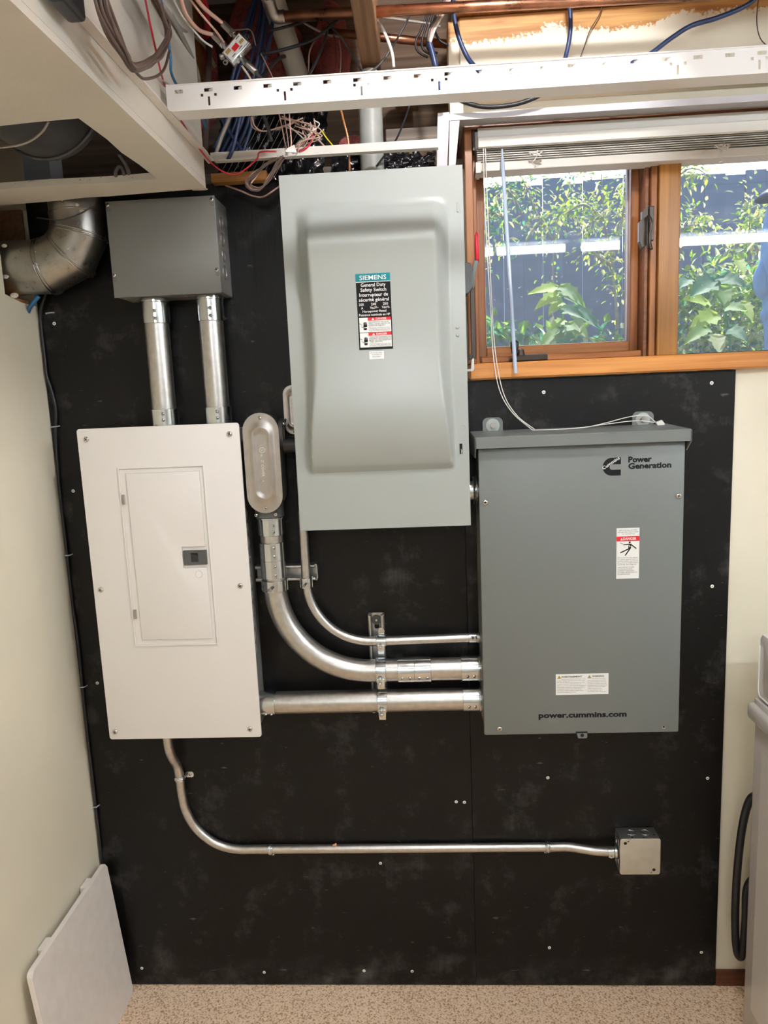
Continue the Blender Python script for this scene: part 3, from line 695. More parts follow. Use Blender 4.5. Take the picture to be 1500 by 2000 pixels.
# embossed field of the door, notched for the latch
pts = [(-0.696, 1.0455), (-0.5205, 1.0455), (-0.5205, 1.2225), (-0.577, 1.2225), (-0.577, 1.2735), (-0.5205, 1.2735), (-0.5205, 1.4535), (-0.696, 1.4535)]
MB().prism(pts, -0.1048, -0.1007, bev=0.0030).build('embossed_panel', 'white_enamel', dr, auto=45)
lt = MB().box(-0.5745, -0.5185, -0.1075, -0.1008, 1.2300, 1.2655, 0.0008, 1).build('latch', 'dark_latch', t)
MB().box(-0.556, -0.5385, -0.1081, -0.1074, 1.2375, 1.2595, 0.0003, 1).build('slider', 'black_plastic', lt)
MB().prism([(-0.5565, 1.2595), (-0.5385, 1.2595), (-0.5385, 1.252), (-0.553, 1.2565)], -0.1085, -0.1080).build('slider_recess', 'dark_slot', lt)
for z in (1.392, 1.111):
    MB().box(-0.7105, -0.7035, -0.1050, -0.1005, z-0.0115, z+0.0115, 0.0008, 1).build('hinge', 'stamped_steel', t)
MB().torus((-0.541, -0.1049, 1.207), (0, 1, 0), 0.0085, 0.0008, 28, 6).build('lock_knockout', 'white_enamel', dr, smooth=True)
for x, z in ((-0.783, 1.537), (-0.443, 1.536), (-0.787, 1.174), (-0.445, 1.174), (-0.789, 0.808), (-0.448, 0.809)):
    screw(t, (x, -0.1, z), 0.0068)
for i in range(11):
    z = 1.34-i*0.034
    MB().torus((X1-0.0098, -0.058, z), (1, 0, 0), 0.0125, 0.0011, 20, 6).build('knockout', 'galvanised', bx, smooth=True)
for i in range(3):
    z = 0.93-i*0.045
    MB().torus((X1-0.0098, -0.075, z), (1, 0, 0), 0.0125, 0.0011, 20, 6).build('knockout', 'galvanised', bx, smooth=True)

# ---- grey pull box under the soffit
t = thing('pull_box', 'plain grey steel pull box above the breaker panel', 'pull box', (-0.56, -0.05, 1.852))
PX0, PX1, PZ0, PZ1 = -0.681, -0.4355, 1.852, 2.0585
bx = MB().box(PX0+0.002, PX1-0.002, -0.1035, -0.0005, PZ0+0.002, PZ1, 0.001, 1).build('body', 'box_grey', t)
MB().box(PX0, PX1, -0.106, -0.1035, PZ0, PZ1, 0.001, 1).build('cover', 'box_grey', t)
for x, z in ((-0.6755, 2.0505), (-0.442, 2.0495), (-0.676, 1.901), (-0.442, 1.901)):
    screw(t, (x, -0.106, z), 0.0045)
    MB().torus((x+0.001, -0.1062, z-0.009), (0, 1, 0), 0.0035, 0.0004, 14, 5).build('keyhole', 'cast_grey', t)
for i, z in enumerate((2.012, 1.975, 1.940, 1.903)):
    MB().torus((PX1-0.0018, -0.055, z), (1, 0, 0), (0.012, 0.014, 0.012, 0.015)[i], 0.0011, 22, 6).build('knockout', 'stamped_steel', bx, smooth=True)
for x in (-0.66, -0.545):
    MB().torus((x, -0.06, PZ0+0.0022), (0, 0, 1), 0.016, 0.0009, 22, 6).build('knockout', 'box_grey', bx, smooth=True)

# ---- two risers between pull box and breaker panel
for x, lab in ((-0.609, 'vertical steel conduit from pull box to panel, nearest the duct elbow'), (-0.480, 'vertical steel conduit from pull box to panel, nearest the safety switch')):
    t = thing('riser_conduit', lab, 'conduit', (x, -0.05, 1.55), 'riser conduits')
    MB().cyl((x, -0.05, 1.575), (x, -0.05, 1.845), 0.0279, n=40, cap=False).build('pipe', 'conduit_steel', t, smooth=True)
    connector(t, (x, -0.05, 1.796), (x, -0.05, 1.8525), screws=(0.18, 0.48), ang=0.25)
    connector(t, (x, -0.05, 1.600), (x, -0.05, 1.5480), screws=(0.22, 0.5), ang=-0.2)

# ---- safety switch
t = thing('safety_switch', 'tall sage grey safety switch with bulging door and warning sticker', 'safety switch', (-0.09, -0.08, 1.313))
SX0, SX1, SZ0, SZ1, SY = -0.282, 0.1045, 1.313, 2.0765, -0.155
PXA, PXB, PZA, PZB = -0.2535, 0.0745, 1.443, 2.016
def sm(a, b, v):
    v = max(0, min(1, (v-a)/(b-a))); return v*v*(3-2*v)
KN = [(2.016, 0), (2.004, 0.004), (1.985, 0.020), (1.950, 0.052), (1.938, 0.0610), (1.929, 0.0645), (1.919, 0.0640), (1.905, 0.0600), (1.885, 0.0540), (1.86, 0.0485), (1.83, 0.0435), (1.79, 0.0385), (1.75, 0.0355), (1.71, 0.0345), (1.66, 0.0365), (1.61, 0.0415), (1.57, 0.0430), (1.53, 0.0380), (1.49, 0.0262), (1.458, 0.0125), (1.450, 0.006), (1.443, 0)]
def prof_r(z):
    for (z1_, r1), (z0_, r0) in zip(KN, KN[1:]):
        if z0_ <= z <= z1_:
            i = KN.index((z1_, r1)); p0 = KN[i-1] if i > 0 else KN[i]; p3 = KN[i+2] if i+2 < len(KN) else KN[i+1]
            f = (z1_-z)/(z1_-z0_)
            m0 = (KN[i+1][1]-p0[1])/max(1e-6, p0[0]-KN[i+1][0])*(z1_-z0_); m1 = (p3[1]-r1)/max(1e-6, z1_-p3[0])*(z1_-z0_)
            h = (2*f**3-3*f*f+1)*r1+(f**3-2*f*f+f)*m0+(-2*f**3+3*f*f)*r0+(f**3-f*f)*m1
            return max(0, h)
    return 0.0
def pan(x, z):
    R = prof_r(z)
    if R <= 0 or not (PXA < x < PXB): return SY
    d = min(x-PXA, PXB-x); w = 0.010+0.026*(1 if z > 1.70 else sm(1.443, 1.70, z))
    bow = 0.0035*(1-((x-(PXA+PXB)/2)/((PXB-PXA)/2))**2)*min(1, R/0.04)
    return SY-R*sm(0, w, d)-bow
xs = [SX0] + [SX0+0.006] + [PXA-0.004+0.003*i for i in range(18)]
a_ = xs[-1]; b_ = PXB+0.004-0.003*17
xs += [a_+(b_-a_)*i/14 for i in range(1, 14)] + [b_+0.003*i for i in range(18)] + [SX1-0.006, SX1]
zs = [SZ0, SZ0+0.006] + [PZA-0.006+0.003*i for i in range(12)]
a_ = zs[-1]; zs += [a_+(1.90-a_)*i/40 for i in range(1, 41)] + [1.90+0.003*i for i in range(1, 42)] + [SZ1-0.006, SZ1]
m = MB(); g = [[m.bm.verts.new((x, pan(x, z), z)) for z in zs] for x in xs]
for i in range(len(xs)-1):
    for j in range(len(zs)-1): m.bm.faces.new((g[i][j], g[i+1][j], g[i+1][j+1], g[i][j+1]))
def rim(vs_, dx, dz):
    q = [m.bm.verts.new((v.co.x, SY+0.016, v.co.z)) for v in vs_]
    for i in range(len(vs_)-1): m.bm.faces.new((vs_[i], vs_[i+1], q[i+1], q[i]))
rim([r_[0] for r_ in g], 0, -1); rim([r_[-1] for r_ in g], 0, 1); rim(g[0], -1, 0); rim(g[-1], 1, 0)
me_o = m.build('door', 'sage_grey', t, auto=40)
MB().box(SX0+0.004, SX1-0.006, -0.142, -0.0005, SZ0+0.004, SZ1-0.004, 0.002, 1).build('enclosure', 'sage_grey', t)
# sticker on the door
LX0, LX1, LZ0, LZ1 = -0.1255, -0.0535, 1.7065, 1.860
st = plate(LX0, LX1, LZ0, LZ1, 0, 0.0004, 'label_black', t, 'sticker', conform=pan, n=10)
plate(LX0, LX1, 1.8445, LZ1, 0, 0.0006, 'label_teal', st, 'teal_band', conform=pan, n=10)
plate(LX0, LX1, 1.8432, 1.8445, 0, 0.0006, 'label_white', st, 'white_rule', conform=pan, n=10)
cx = (LX0+LX1)/2
T = lambda s, z, size, width=None, x=cx, mat='label_white', al='CENTER', bold=0.012: text(s, x, z, 0, size, mat, st, 'lettering', width, al, bold, 0, pan, 0.0015)
T('SIEMENS', 1.8478, 0.0125, 0.056, bold=0.008)
T('General Duty', 1.8345, 0.0098, 0.052)
T('Safety Switch', 1.8248, 0.0098, 0.054)
T('Interrupteur de', 1.8150, 0.0098, 0.060)
T('s\u00e9curit\u00e9 g\u00e9n\u00e9ral', 1.8052, 0.0098, 0.063)
for s_, x in (('200', -0.1165), ('240', -0.0905), ('250', -0.0655)): T(s_, 1.7968, 0.0072, 0.0105, x)
for s_, x, w in (('A', -0.1150, 0.004), ('Vac/V~', -0.0895, 0.018), ('Vdc/V-', -0.0650, 0.017)): T(s_, 1.7898, 0.0072, w, x)
T('Horsepower Rated', 1.7830, 0.0066, 0.050)
T('Puissance nominale en HP', 1.7758, 0.0066, 0.0655)
for zt, head, body, small in ((1.7725, 'DANGER', ('HAZARDOUS VOLTAGE.', 'WILL CAUSE DEATH OR', 'SERIOUS INJURY.'), ('Turn off switch before servicing or', 'installing fuses. Turn off power ahead', 'of switch before working inside.', 'Close cover before turning switch on.')),
                           (1.7415, 'DANGER', ('TENSIONS DANGEREUSES', 'POUVANT ENTRAINER LA', 'MORT OU DES BLESSURES', 'TRES GRAVES.'), ('Mettre l\'interrupteur hors tension avant', 'l\'entretien. Couper l\'alimentation avant', 'de travailler a l\'interieur. Fermer le', 'couvercle avant la mise sous tension.'))):
    plate(LX0+0.0028, LX1-0.0022, zt-0.0300, zt, 0, 0.0006, 'label_white', st, 'warning_field', conform=pan, n=8)
    plate(-0.1045, LX1-0.0022, zt-0.0062, zt, 0, 0.0009, 'label_red', st, 'red_band', conform=pan, n=8)
    T(head, zt-0.0052, 0.0062, 0.0225, -0.0760, bold=0.01)
    m = MB(); m.bm.faces.new([m.bm.verts.new((x, pan(x, z)-0.0015, z)) for x, z in ((-0.0965, zt-0.0053), (-0.0905, zt-0.0053), (-0.0935, zt-0.0008))]); m.build('warning_triangle', 'label_white', st)
    z = zt-0.0105
    bs = 0.0037 if len(body) == 3 else 0.0033
    for s_ in body: T(s_, z, 0.0040, min(0.0465, 0.0024*len(s_)), -0.1030, 'print_grey', 'LEFT', 0.004); z -= bs
    for s_ in small: T(s_, z, 0.0026, 0.0455, -0.1030, 'print_grey', 'LEFT', 0.0); z -= 0.0022
    # hand pictogram with arc
    hx, hz = -0.1105, zt-0.0165; m = MB()
    def ply(pts): m.bm.faces.new([m.bm.verts.new((x, pan(x, z_)-0.0011, z_)) for x, z_ in pts])
    ply([(hx-0.003, hz-0.0085), (hx+0.003, hz-0.0085), (hx+0.0035, hz-0.0055), (hx+0.004, hz-0.0045), (hx-0.004, hz-0.0045)])
    ply([(hx-0.004, hz-0.0035), (hx+0.004, hz-0.0025), (hx+0.0042, hz+0.0025), (hx-0.0035, hz+0.0025)])
    for q in range(4): ply([(hx-0.0034+q*0.0019, hz+0.0025), (hx-0.0020+q*0.0019, hz+0.0025), (hx-0.0020+q*0.0019, hz+0.0065+(0.001 if q in (1, 2) else 0)), (hx-0.0034+q*0.0019, hz+0.0065+(0.001 if q in (1, 2) else 0))])
    for a, b in (((-0.012, 0.0055), (-0.007, 0.003)), ((-0.007, 0.003), (-0.0085, -0.001)), ((-0.0085, -0.001), (-0.0045, -0.003))):
        ply([(hx+a[0], hz+a[1]), (hx+b[0], hz+b[1]), (hx+b[0], hz+b[1]-0.0010), (hx+a[0], hz+a[1]-0.0010)])
    m.build('hand_symbol', 'label_black', st)
s2 = plate(-0.1045, -0.0735, 1.6865, 1.7030, 0, 0.0004, 'label_white', t, 'small_sticker', conform=pan, n=5)
for s_, z, w in (('SERVICE DISCONNECT', 1.6985, 0.027), ('SECTIONNEUR DE', 1.6945, 0.022), ('BRANCHEMENT', 1.6903, 0.019)):
    text(s_, -0.089, z, 0, 0.0036, 'print_grey', s2, 'lettering', w, 'CENTER', 0, 0, pan, 0.0009)
# latch slot, rivets, padlock hasp
MB().box(0.0905, 0.0950, SY-0.0012, SY, 1.983, 2.003, 0.0008, 1).build('interlock_slot', 'sage_grey', t)
for z in (1.747, 1.731): screw(t, (0.0855, SY, z), 0.0036, mat='sage_grey', name='rivet', slot=False)
MB().torus((0.0925, SY-0.0003, 1.532), (0, 1, 0), 0.0050, 0.0006, 18, 5).build('hasp_emboss', 'sage_grey', t)
hs = MB().box(0.0835, 0.0900, SY-0.0006, SY+0.0004, 1.474, 1.497).build('hasp_slot', 'dark_slot', t)
MB().torus((0.0868, SY-0.003, 1.480), (1, 0.2, 0), 0.005, 0.0014, 16, 6).build('hasp_staple', 'zinc', hs, smooth=True)
# operating handle on the side
hz = 1.85; hy = -0.09
pv = MB().prism([(SX1-0.006, 1.888), (0.119, 1.886), (0.124, 1.868), (0.1235, 1.836), (0.114, 1.822), (SX1-0.006, 1.818)], hy-0.03, hy+0.03, bev=0.002).build('handle_pivot', 'dark_latch', t)
lv = MB().prism([(0.1235, 1.834), (0.1275, 1.834), (0.1315, 1.865), (0.1380, 1.892), (0.1380, 1.905), (0.1320, 1.905), (0.1255, 1.880)], hy-0.010, hy+0.010, bev=0.001).build('handle_lever', 'mid_grey', t)
MB().prism([(0.1310, 1.893), (0.1400, 1.893), (0.1402, 1.946), (0.1375, 1.954), (0.1345, 1.954), (0.1312, 1.944)], hy-0.013, hy+0.013, bev=0.003).build('red_grip', 'red_grip', lv, auto=50)
MB().box(0.1190, 0.1290, hy-0.006, hy+0.006, 1.682, 1.840, 0.001, 1).build('link_bar', 'bronze', t)
MB().box(0.1130, 0.1205, hy-0.010, hy+0.006, 1.681, 1.692, 0.001, 1).build('catch', 'black_plastic', t)
MB().prism([(SX1-0.006, 1.655), (0.121, 1.655), (0.124, 1.660), (0.124, 1.683), (0.119, 1.683), (0.117, 1.660), (SX1-0.006, 1.659)], hy-0.008, hy+0.008).build('catch_bracket', 'galvanised', t)

# ---- transfer switch
t = thing('transfer_switch', 'wide mid grey transfer switch cabinet with hooded lid', 'transfer switch', (0.35, -0.07, 0.804))
TX0, TX1, TZ0, TZ1, TY = 0.1250, 0.5770, 0.804, 1.484, -0.145
MB().box(TX0+0.003, TX1-0.003, -0.138, -0.0005, TZ0+0.004, 1.500, 0.001, 1).build('enclosure', 'mid_grey', t)
MB().box(TX0, TX1, TY, -0.132, TZ0, TZ1, 0.003, 2).build('cover', 'mid_grey', t, auto=40)
LY = -0.163
ld = MB().prism([(LY, 1.4845), (LY, 1.5075), (LY+0.003, 1.510), (-0.002, 1.5150), (-0.002, 1.5125), (LY+0.0025, 1.5072), (LY+0.0025, 1.4845)], 0.1185, 0.5835, 'YZ').build('hood', 'mid_grey', t)
for xa, xb in ((0.1175, 0.1200), (0.5820, 0.5845)):
    MB().prism([(LY, 1.4845), (LY, 1.5080), (-0.002, 1.5140), (-0.002, 1.462), (LY+0.028, 1.462)], xa, xb, 'YZ').build('hood_side', 'mid_grey', ld)
for x0_, x1_, bx_ in ((0.148, 0.196, 0.172), (0.502, 0.5515, 0.526)):
    tb = MB().prism(rrect(x0_, x1_, 1.495, 1.546, 0.012), -0.005, -0.001).build('mounting_tab', 'mid_grey', t)
    MB().lathe((bx_, -0.005, 1.527), (0, -1, 0), [(0.0165, 0), (0.0165, 0.0012), (0.0155, 0.0016), (0.006, 0.0016)], 28).build('washer', 'sage_grey', tb, auto=40)
    MB().cyl((bx_, -0.006, 1.527), (bx_, -0.0125, 1.527), 0.0062, n=6).build('hex_bolt', 'stamped_steel', tb)
for x, z in ((0.1385, 1.3625), (0.5645, 1.3625), (0.1615, 0.8200)): screw(t, (x, TY, z), 0.0064)
hb = MB().torus((0.5425, TY-0.0002, 0.8175), (0, 1, 0), 0.0035, 0.0011, 16, 6).build('empty_screw_hole', 'stamped_steel', t)
MB().cyl((0.5425, TY-0.0004, 0.8175), (0.5425, TY, 0.8175), 0.003, n=12).build('hole_shadow', 'dark_slot', hb)
hp_ = MB().prism([(0.341, 0.8065), (0.365, 0.8065), (0.3655, 0.7975), (0.3630, 0.7945), (0.3445, 0.7945)], TY-0.004, TY-0.002).build('hasp', 'mid_grey', t)
MB().lathe((0.3535, TY-0.004, 0.802), (0, -1, 0), [(0, 0.0003), (0.0045, 0.0003)], 16).build('hasp_hole', 'dark_slot', hp_)
MB().box(0.3395, 0.3665, TY-0.0006, TY, 0.8060, 0.8095).build('hasp_slot', 'dark_slot', t)
# printed mark: black C with the name across it, and two words
def arc(cx_, cz_, r_, a0, a1, n=16): return [(cx_+r_*math.cos(math.radians(a0+(a1-a0)*k/n)), cz_+r_*math.sin(math.radians(a0+(a1-a0)*k/n))) for k in range(n+1)]
gx, gz = 0.4185, 1.4325
outl = [(0.4380, gz+0.0200)] + arc(gx, gz, 0.0200, 90, 270) + [(0.4380, gz-0.0200), (0.4380, gz-0.0070)] + arc(gx+0.001, gz-0.0010, 0.0060, 270, 90) + [(0.4380, gz+0.0050)]
lg = MB().prism(outl, TY-0.0004, TY).build('printed_emblem', 'label_black', t)
# the name runs across the emblem
text('Cummins', 0.4000, 1.4262, TY-0.0005, 0.0105, 'label_white', lg, 'emblem_lettering', 0.0430, 'LEFT', 0.004, math.radians(33))
text('Power', 0.4540, 1.4410, TY, 0.0175, 'label_black', t, 'printed_word', 0.0510, 'LEFT', 0.042)
text('Generation', 0.4540, 1.4265, TY, 0.0175, 'label_black', t, 'printed_word', 0.0935, 'LEFT', 0.042)
text('power.cummins.com', 0.2530, 0.8455, TY, 0.0185, 'label_black', t, 'printed_address', 0.2040, 'LEFT', 0.042)
# danger sticker
ds = plate(0.4300, 0.4805, 1.1770, 1.2935, TY, 0.0003, 'label_white', t, 'danger_sticker')
plate(0.4300, 0.4805, 1.2635, 1.2745, TY-0.0003, 0.0002, 'label_red', ds, 'red_band')
text('DANGER', 0.4445, 1.2660, TY-0.0005, 0.0088, 'label_white', ds, 'lettering', 0.0290, 'LEFT', 0.02)
m = MB(); m.prism([(0.4385, 1.2658), (0.4437, 1.2658), (0.4411, 1.2716)], TY-0.0008, TY-0.0005); m.build('warning_triangle', 'label_white', ds)
for s_, z, w in (('REPLACE ALL COVERS', 1.2872, 0.040), ('BEFORE APPLYING POWER', 1.2828, 0.045), ('TO THE SWITCH', 1.2784, 0.028)): text(s_, 0.4555, z, TY-0.0003, 0.0040, 'print_grey', ds, 'lettering', w, 'CENTER', 0.0)
z = 1.2245
for s_ in ('More than one live circuit.', 'To ensure against shock or', 'accident hazard, disconnect', 'all sources of supply before', 'servicing. See diagram.', '', 'AVERTISSEMENT-COUPER', 'TOUTES LES SOURCES', 'D\'ALIMENTATION AVANT', 'DE FAIRE L\'ENTRETIENT ET', 'LES REPARATIONS'):
    if s_: text(s_, 0.4325, z, TY-0.0003, 0.0038, 'print_grey', ds, 'lettering', min(0.0455, 0.00185*len(s_)), 'LEFT', 0.0); z -= 0.0040
    else: z -= 0.0025
m = MB()
def bar(a, b, w):
    a = Vector(a); b = Vector(b); n_ = Vector((-(b-a).y, (b-a).x)).normalized()*w/2
    m.prism([tuple(a+n_), tuple(a-n_), tuple(b-n_), tuple(b+n_)], TY-0.0006, TY-0.0003)
fx, fz = 0.4600, 1.2480
m.cyl((0.4592, TY-0.0006, 1.2605), (0.4592, TY-0.0003, 1.2605), 0.0022, n=14)
bar((0.4600, 1.2570), (0.4590, 1.2465), 0.0060); bar((0.4610, 1.2565), (0.4738, 1.2460), 0.0024); bar((0.4600, 1.2562), (0.4450, 1.2552), 0.0022)
bar((0.4600, 1.2470), (0.4385, 1.2370), 0.0026); bar((0.4605, 1.2470), (0.4495, 1.2305), 0.0026)
bar((0.4440, 1.2568), (0.4420, 1.2585), 0.0010); bar((0.4420, 1.2585), (0.4375, 1.2598), 0.0010)
m.build('falling_figure_symbol', 'label_black', ds)
m = MB(); m.prism([(0.4578, 1.2535), (0.4592, 1.2545), (0.4600, 1.2515), (0.4614, 1.2520), (0.4592, 1.2485), (0.4596, 1.2510), (0.4584, 1.2508)], TY-0.0009, TY-0.0006); m.build('bolt_symbol', 'label_white', ds)
# bilingual warning sticker
ws = plate(0.2935, 0.4145, 0.9015, 0.9525, TY, 0.0003, 'label_white', t, 'warning_sticker')
text('AVERTISSEMENT', 0.3060, 0.9440, TY-0.0003, 0.0058, 'label_black', ws, 'lettering', 0.0475, 'LEFT', 0.02)
text('WARNING', 0.3765, 0.9440, TY-0.0003, 0.0058, 'label_black', ws, 'lettering', 0.0275, 'LEFT', 0.02)
for x in (0.2970, 0.3665):
    m = MB(); m.prism([(x, 0.9415), (x+0.0085, 0.9415), (x+0.00425, 0.9490)], TY-0.0005, TY-0.0003); q = m.build('warning_triangle', 'label_black', ws)
    MB().prism([(x+0.0011, 0.9422), (x+0.0074, 0.9422), (x+0.00425, 0.9476)], TY-0.0007, TY-0.0005).build('triangle_field', 'label_yellow', ws)
    MB().box(x+0.0038, x+0.0047, TY-0.0009, TY-0.0007, 0.9428, 0.9462).build('exclamation_mark', 'label_black', ws)
fr = ('Le present produit peut vous exposer a des', 'produits chimiques tels que le charbon noir, connu', 'dans l\'Etat de Californie comme pouvant provoquer', 'un cancer, et le plomb, connu dans l\'Etat de', 'Californie comme pouvant causer des anomalies de', 'fœtus pendant la grossesse ou d\'autres anomalies de', 'la reproduction humaine. Pour de plus amples', 'informations, veuillez consulter la page internet', 'www.P65Warnings.ca.gov/product')
en = ('This product can expose', 'you to chemicals such as carbon', 'black which is known to the State', 'of California to cause cancer, and', 'lead which is known to the State of', 'California to cause birth defects', 'or other reproductive harm.', 'For more information go to', 'www.P65Warnings.ca.gov/product')
for i in range(9):
    z = 0.9392-i*0.0040
    text(fr[i], 0.2965 if i else 0.3065, z, TY-0.0003, 0.0032, 'print_grey', ws, 'lettering', (0.054, 0.064, 0.0645, 0.055, 0.066, 0.063, 0.056, 0.0595, 0.044)[i], 'LEFT', 0.0)
    text(en[i], 0.3665 if i else 0.3765, z, TY-0.0003, 0.0032, 'print_grey', ws, 'lettering', (0.031, 0.042, 0.0425, 0.043, 0.044, 0.0405, 0.034, 0.034, 0.044)[i], 'LEFT', 0.0)

# ---- nipple between safety switch and transfer switch
t = thing('conduit_nipple', 'short zinc nipple joining safety switch and transfer switch', 'nipple', (0.113, -0.06, 1.35))
MB().cyl((0.098, -0.06, 1.3795), (0.129, -0.06, 1.3795), 0.0245, n=32).build('pipe', 'zinc', t, auto=40)
for x in (0.1010, 0.1165):
    MB().lathe((x, -0.06, 1.3795), (1, 0, 0), [(0.0255, 0), (0.0325, 0.0005), (0.0335, 0.0025), (0.0325, 0.0045), (0.0255, 0.005)], 18).build('locknut', 'zinc', t)
MB().lathe((0.1235, -0.06, 1.3795), (1, 0, 0), [(0.02, 0), (0.036, 0.0005), (0.036, 0.0020), (0.02, 0.0022)], 28).build('washer', 'stamped_steel', t)

# ---- large conduit body
def stadium(cx_, z0, z1, w, n=14):
    r_ = w/2; return arc(cx_, z1-r_, r_, 0, 180, n) + arc(cx_, z0+r_, r_, 180, 360, n)
def inset_ring(m, o, i, y_o, y_i):
    a = [m.bm.verts.new((x, y_o, z)) for x, z in o]; b = [m.bm.verts.new((x, y_i, z)) for x, z in i]; N = len(a)
    for k in range(N): m.bm.faces.new((a[k], a[(k+1) % N], b[(k+1) % N], b[k]))
    return b
def body_cover(parent, cx_, z0, z1, w, y, tilt=0.0):
    m = MB(); s0 = stadium(cx_, z0, z1, w)
    a = [m.bm.verts.new((x, y+0.0025, z)) for x, z in s0]; N = len(a)
    b = inset_ring(m, s0, s0, y+0.0025, y)
    lev = [(0.010*w/0.085, y), (0.0165*w/0.085, y), (0.0205*w/0.085, y-0.004), (0.0235*w/0.085, y-0.004), (0.0275*w/0.085, y-0.001), (0.0325*w/0.085, y-0.001)]
    prev = s0; py_ = y
    for ins, yy in lev:
        s1 = stadium(cx_, z0+ins*1.55 if ins > 0.012*w/0.085 else z0+ins, z1-ins*1.55 if ins > 0.012*w/0.085 else z1-ins, w-2*ins)
        inset_ring(m, prev, s1, py_, yy); prev, py_ = s1, yy
    m.bm.faces.new([m.bm.verts.new((x, py_, z)) for x, z in prev])
    bmesh.ops.remove_doubles(m.bm, verts=list(m.bm.verts), dist=1e-5)
    return m.build('cover', 'stamped_steel', parent, auto=60)
CX = -0.3715
t = thing('access_fitting', 'large grey conduit body with stamped steel cover beside the breaker panel', 'conduit body', (CX, -0.05, 1.33))
m = MB(); m.prism(stadium(CX+0.001, 1.352, 1.578, 0.080), -0.0925, -0.020, bev=0.004); bdy = m.build('casting', 'cast_grey', t, auto=50)
MB().cyl((CX, -0.055, 1.333), (CX, -0.055, 1.40), 0.0345, n=32).build('hub', 'cast_grey', t, auto=40)
MB().lathe((CX+0.038, -0.055, 1.53), (1, 0, 0), [(0.033, 0), (0.036, 0.002), (0.036, 0.012), (0.030, 0.014)], 28).build('side_hub', 'cast_grey', t, auto=40)
MB().torus((CX+0.054, -0.055, 1.53), (1, 0, 0), 0.034, 0.0022, 28, 8).build('locknut', 'bronze', t, smooth=True)
MB().cyl((CX+0.05, -0.0730, 1.505), (-0.279, -0.0730, 1.505), 0.0195, n=28).build('side_nipple', 'black_plastic', t, auto=40)
screw(t, (CX+0.054, -0.082, 1.555), 0.0042, (0.5, -0.8, 0.2))
cvr = body_cover(t, CX, 1.347, 1.582, 0.0845, -0.095)
for z in (1.570, 1.3585): screw(cvr, (CX, -0.0952, z), 0.0045)
for dx in (-0.027, 0.020): screw(t, (CX+dx, -0.055-0.0285, 1.3415), 0.0045)
# stamped letters run down the cover
for s_, z, sz in (('2" COVER', 1.4725, 0.0088), ('4', 1.4250, 0.006), ('1', 1.5065, 0.004), ('85', 1.4855, 0.0055)):
    text(s_, CX-0.0030, z, -0.0960, sz, 'label_white', cvr, 'stamped_lettering', None, 'LEFT', 0.0, -math.pi/2, None, 0.0002)
MB().torus((CX+0.001, -0.0962, 1.4955), (0, 1, 0), 0.0062, 0.0005, 20, 5).build('stamped_ring', 'label_white', cvr)
text('UL', CX-0.0012, 1.4990, -0.0960, 0.0065, 'label_white', cvr, 'stamped_lettering', 0.0068, 'LEFT', 0, -math.pi/2, None, 0.0002)

# ---- small conduit body tucked against the safety switch
SXc = -0.299
t = thing('access_fitting', 'small conduit body half hidden behind the safety switch edge', 'conduit body', (SXc, -0.04, 1.52))
MB().prism(stadium(SXc+0.0005, 1.531, 1.639, 0.040), -0.0585, -0.016, bev=0.003).build('casting', 'cast_grey', t, auto=50)
cvr = body_cover(t, SXc, 1.528, 1.642, 0.0435, -0.06)
for z in (1.6365, 1.5335): screw(cvr, (SXc, -0.0602, z), 0.0026)
for s_, z in (('3/4" COVER', 1.598), ('UL', 1.617)): text(s_, SXc-0.0015, z, -0.061, 0.0052, 'label_white', cvr, 'stamped_lettering', None, 'LEFT', 0, -math.pi/2, None, 0.0002)
MB().cyl((SXc+0.003, -0.036, 1.490), (SXc+0.003, -0.036, 1.534), 0.0155, n=24).build('hub', 'cast_grey', t, auto=40)
MB().cyl((SXc+0.01, -0.04, 1.605), (-0.279, -0.04, 1.605), 0.013, n=20).build('side_nipple', 'cast_grey', t)

# ---- 2 inch sweep from the conduit body to the transfer switch
YB = -0.050
t = thing('sweep_conduit', 'thick steel conduit sweeping from conduit body to transfer switch', 'conduit', (-0.13, YB, 0.905))
cz = 0.9345; R = 0.225; xv = -0.3715
path = [Vector((xv, YB, 1.335)), Vector((xv, YB, cz+R+0.02))]
for k in range(0, 25):
    a = math.pi + math.pi/2*k/24; path.append(Vector((xv+R+R*math.cos(a), YB, cz+R+R*math.sin(a))))
path += [Vector((-0.08, YB, cz)), Vector((0.122, YB, cz))]
MB().tube(path, 0.0279, 36, cap=False).build('pipe', 'conduit_steel', t, smooth=True)
connector(t, (xv, YB, 1.287), (xv, YB, 1.334), screws=(0.22, 0.55), ang=0.35)
def coupling(parent, p0, p1, r=0.0315, fr=(0.12, 0.36, 0.64, 0.88), ang=0.3):
    p0 = Vector(p0); p1 = Vector(p1); d = p1-p0; L = d.length; d.normalize()
    o = MB().lathe(p0, d, [(r*0.9, 0), (r*0.98, 0.0005), (r, 0.001), (r, L*0.49), (r*0.975, L*0.497), (r*0.975, L*0.503), (r, L*0.51), (r, L-0.001), (r*0.98, L-0.0005), (r*0.9, L)], 32).build('coupling', 'zinc', parent, auto=30)
    up = d.cross(Vector((0, -1, 0))); ax = (Vector((0, -1, 0))*math.cos(ang)+up*math.sin(ang)).normalized()
    setscrews(o, [p0+d*L*f+ax*r*0.985 for f in fr], ax); return o
coupling(t, (xv, YB, 1.181), (xv, YB, 1.270), ang=0.3)
coupling(t, (-0.0775, YB, cz), (0.0050, YB, cz), ang=0.35)
connector(t, (0.0780, YB, cz), (0.1275, YB, cz), screws=(0.3, 0.62), ang=0.3)

